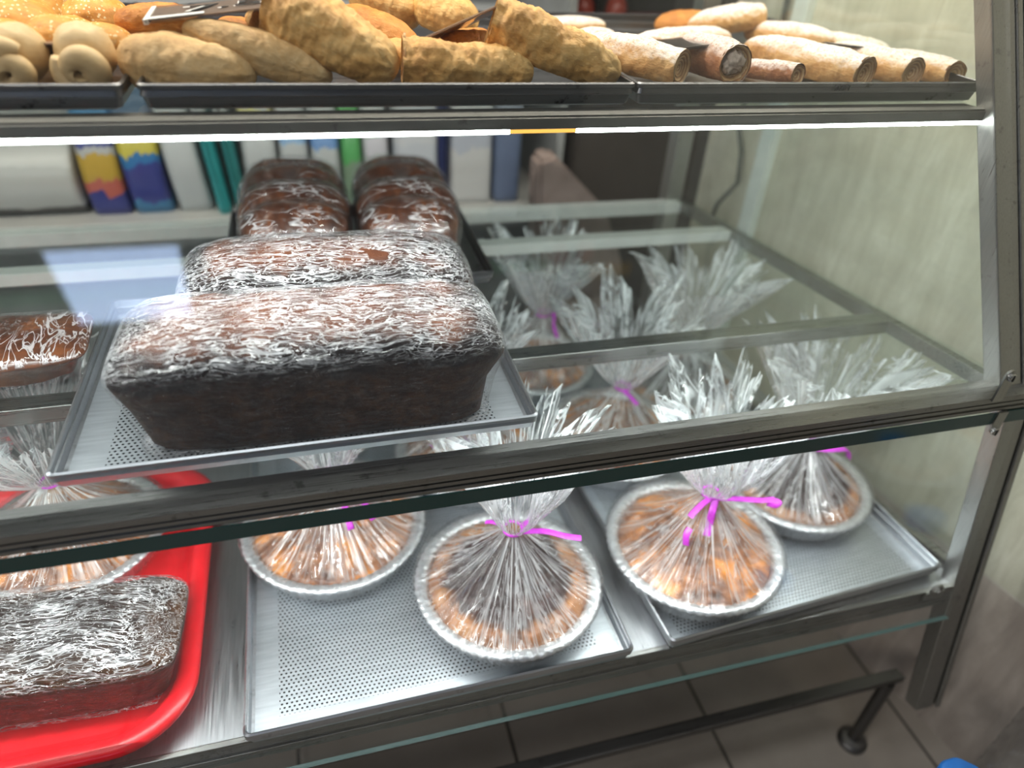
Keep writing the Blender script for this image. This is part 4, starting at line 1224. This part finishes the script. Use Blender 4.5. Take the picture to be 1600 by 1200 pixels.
def back_box(label, lo, hi, c, name='carton'):
    bm = B(); b = ((lo[0] + hi[0]) / 2, (lo[1] + hi[1]) / 2, lo[2])
    add_box(bm, tuple(l - q for l, q in zip(lo, b)), tuple(h - q for h, q in zip(hi, b)), 0.003)
    tag(obj(name, bm, plain('print_' + str(len(bpy.data.materials)), c, 0.4), loc=b, smooth=False), label, 'box', 'boxes on the back cabinet')


back_box('maroon box on the dark back cabinet', (0.565, 1.40, -0.222), (0.70, 1.5, -0.185), (0.10, 0.008, 0.014))
back_box('black box on top of the maroon one', (0.56, 1.40, -0.185), (0.72, 1.5, -0.120), (0.012, 0.010, 0.010))
back_box('yellow box on top of the black one', (0.60, 1.40, -0.120), (0.72, 1.5, -0.085), (0.55, 0.32, 0.02))
for lab, x_ in (('sauce bottle with red label and green cap, left of the pair on the cabinet', 0.470), ('sauce bottle with red label and green cap, right of the pair on the cabinet', 0.535)):
    rb_ = thing('bottle', lab, 'bottle', (x_ + 0.045, 1.36, -0.222), (0, 0, 0), 'bottles on the back cabinet')
    bm = B(); add_lathe(bm, [(0.018, 0), (0.02, 0.003), (0.02, 0.05), (0.012, 0.07)], 24, caps=(True, True)); obj('bottle_body', bm, plain('bottle_red', (0.26, 0.035, 0.02), 0.3), rb_)
    bm = B(); add_lathe(bm, [(0.013, 0.07), (0.014, 0.072), (0.014, 0.115), (0.012, 0.117)], 24, caps=(True, True)); obj('bottle_cap', bm, plain('bottle_green', (0.06, 0.16, 0.03), 0.3), rb_)
M['kraft'] = plain('pinkish_paper', (0.34, 0.26, 0.23), 0.7)
bm = B()
pr = [(0.415, -0.80), (0.60, -0.80), (0.60, -0.62), (0.545, -0.50), (0.43, -0.39), (0.40, -0.40)]
fa = [bm.verts.new((x, 1.20, z)) for x, z in pr]; fb = [bm.verts.new((x, 1.26, z)) for x, z in pr]
bm.faces.new(fa); bm.faces.new(list(reversed(fb)))
for i in range(len(pr)):
    j = (i + 1) % len(pr); bm.faces.new((fa[i], fb[i], fb[j], fa[j]))
bmesh.ops.translate(bm, verts=bm.verts, vec=(-0.5, -1.23, 0.80))
bmesh.ops.recalc_face_normals(bm, faces=bm.faces)
bmesh.ops.bevel(bm, geom=bm.edges[:], offset=0.008, segments=2, affect='EDGES')
o = obj('paper_sack', bm, M['kraft'], loc=(0.5, 1.23, -0.80), smooth=False)
tag(o, 'pinkish paper sack with sloping top behind the cross bars', 'sack')
bm = B(); add_box(bm, (-0.35, -0.05, 0), (0.35, 0.05, 0.26), 0.004)
o = obj('stool', bm, M['cabinet'], loc=(0.30, 1.21, -1.06), smooth=False)
tag(o, 'low dark plinth box behind the case carrying the paper sack', 'box')

# ------------------------------------------------------------------ water jugs in front of the wall
t = NT('clear_bottle')
f = t.n('LayerWeight', {'Blend': 0.5}).outputs['Facing']
trn = t.n('BsdfTransparent', {0: (0.965, 0.98, 0.99, 1)}); gl = t.n('BsdfGlossy', {'Roughness': 0.15})
M['pet'] = t.done(t.n('MixShader', {0: t.math('MULTIPLY_ADD', t.math('POWER', f, 3.0), 0.6, 0.12, clamp=True), 1: trn.outputs[0], 2: gl.outputs[0]}).outputs[0])
M['cap_blue'] = plain('blue_cap', (0.03, 0.22, 0.72), 0.35, var=0.05)


def jug(label, c, R, h):
    r = thing('water_jug', label, 'water jug', c, (0, 0, 0.4), 'water jugs on the floor')
    bm = B()
    rib = lambda rr, z, a: rr * (1 + 0.025 * math.cos(a * 8) * (1 if 0.03 < z < h * 0.86 else 0))
    prof = [(R * .9, 0.002), (R, 0.012)]
    k = 0.04
    while k < h * 0.66:
        prof += [(R, k), (R * 0.965, k + 0.008), (R, k + 0.016)]; k += 0.04
    prof += [(R, h * 0.68), (R * 0.96, h * 0.71), (R * 0.66, h * 0.78), (R * 0.40, h * 0.86), (0.022, h * 0.92), (0.022, h * 0.95)]
    add_lathe(bm, prof, 64, fn=rib, caps=(True, False)); obj('jug_body', bm, M['pet'], r)
    bm = B(); add_lathe(bm, [(0.024, h * 0.935), (0.0265, h * 0.94), (0.0265, h - 0.003), (0.024, h)], 48, fn=lambda rr, z, a: rr + 0.0006 * math.cos(a * 40), caps=(True, True)); obj('jug_cap', bm, M['cap_blue'], r)


jug('clear water jug with a bright blue cap near the wall corner', (0.592, 0.211, -1.06), 0.06, 0.328)
jug('clear ribbed water jug at the lower right corner, nearer the wall', (0.826, 0.238, -1.06), 0.060, 0.40)
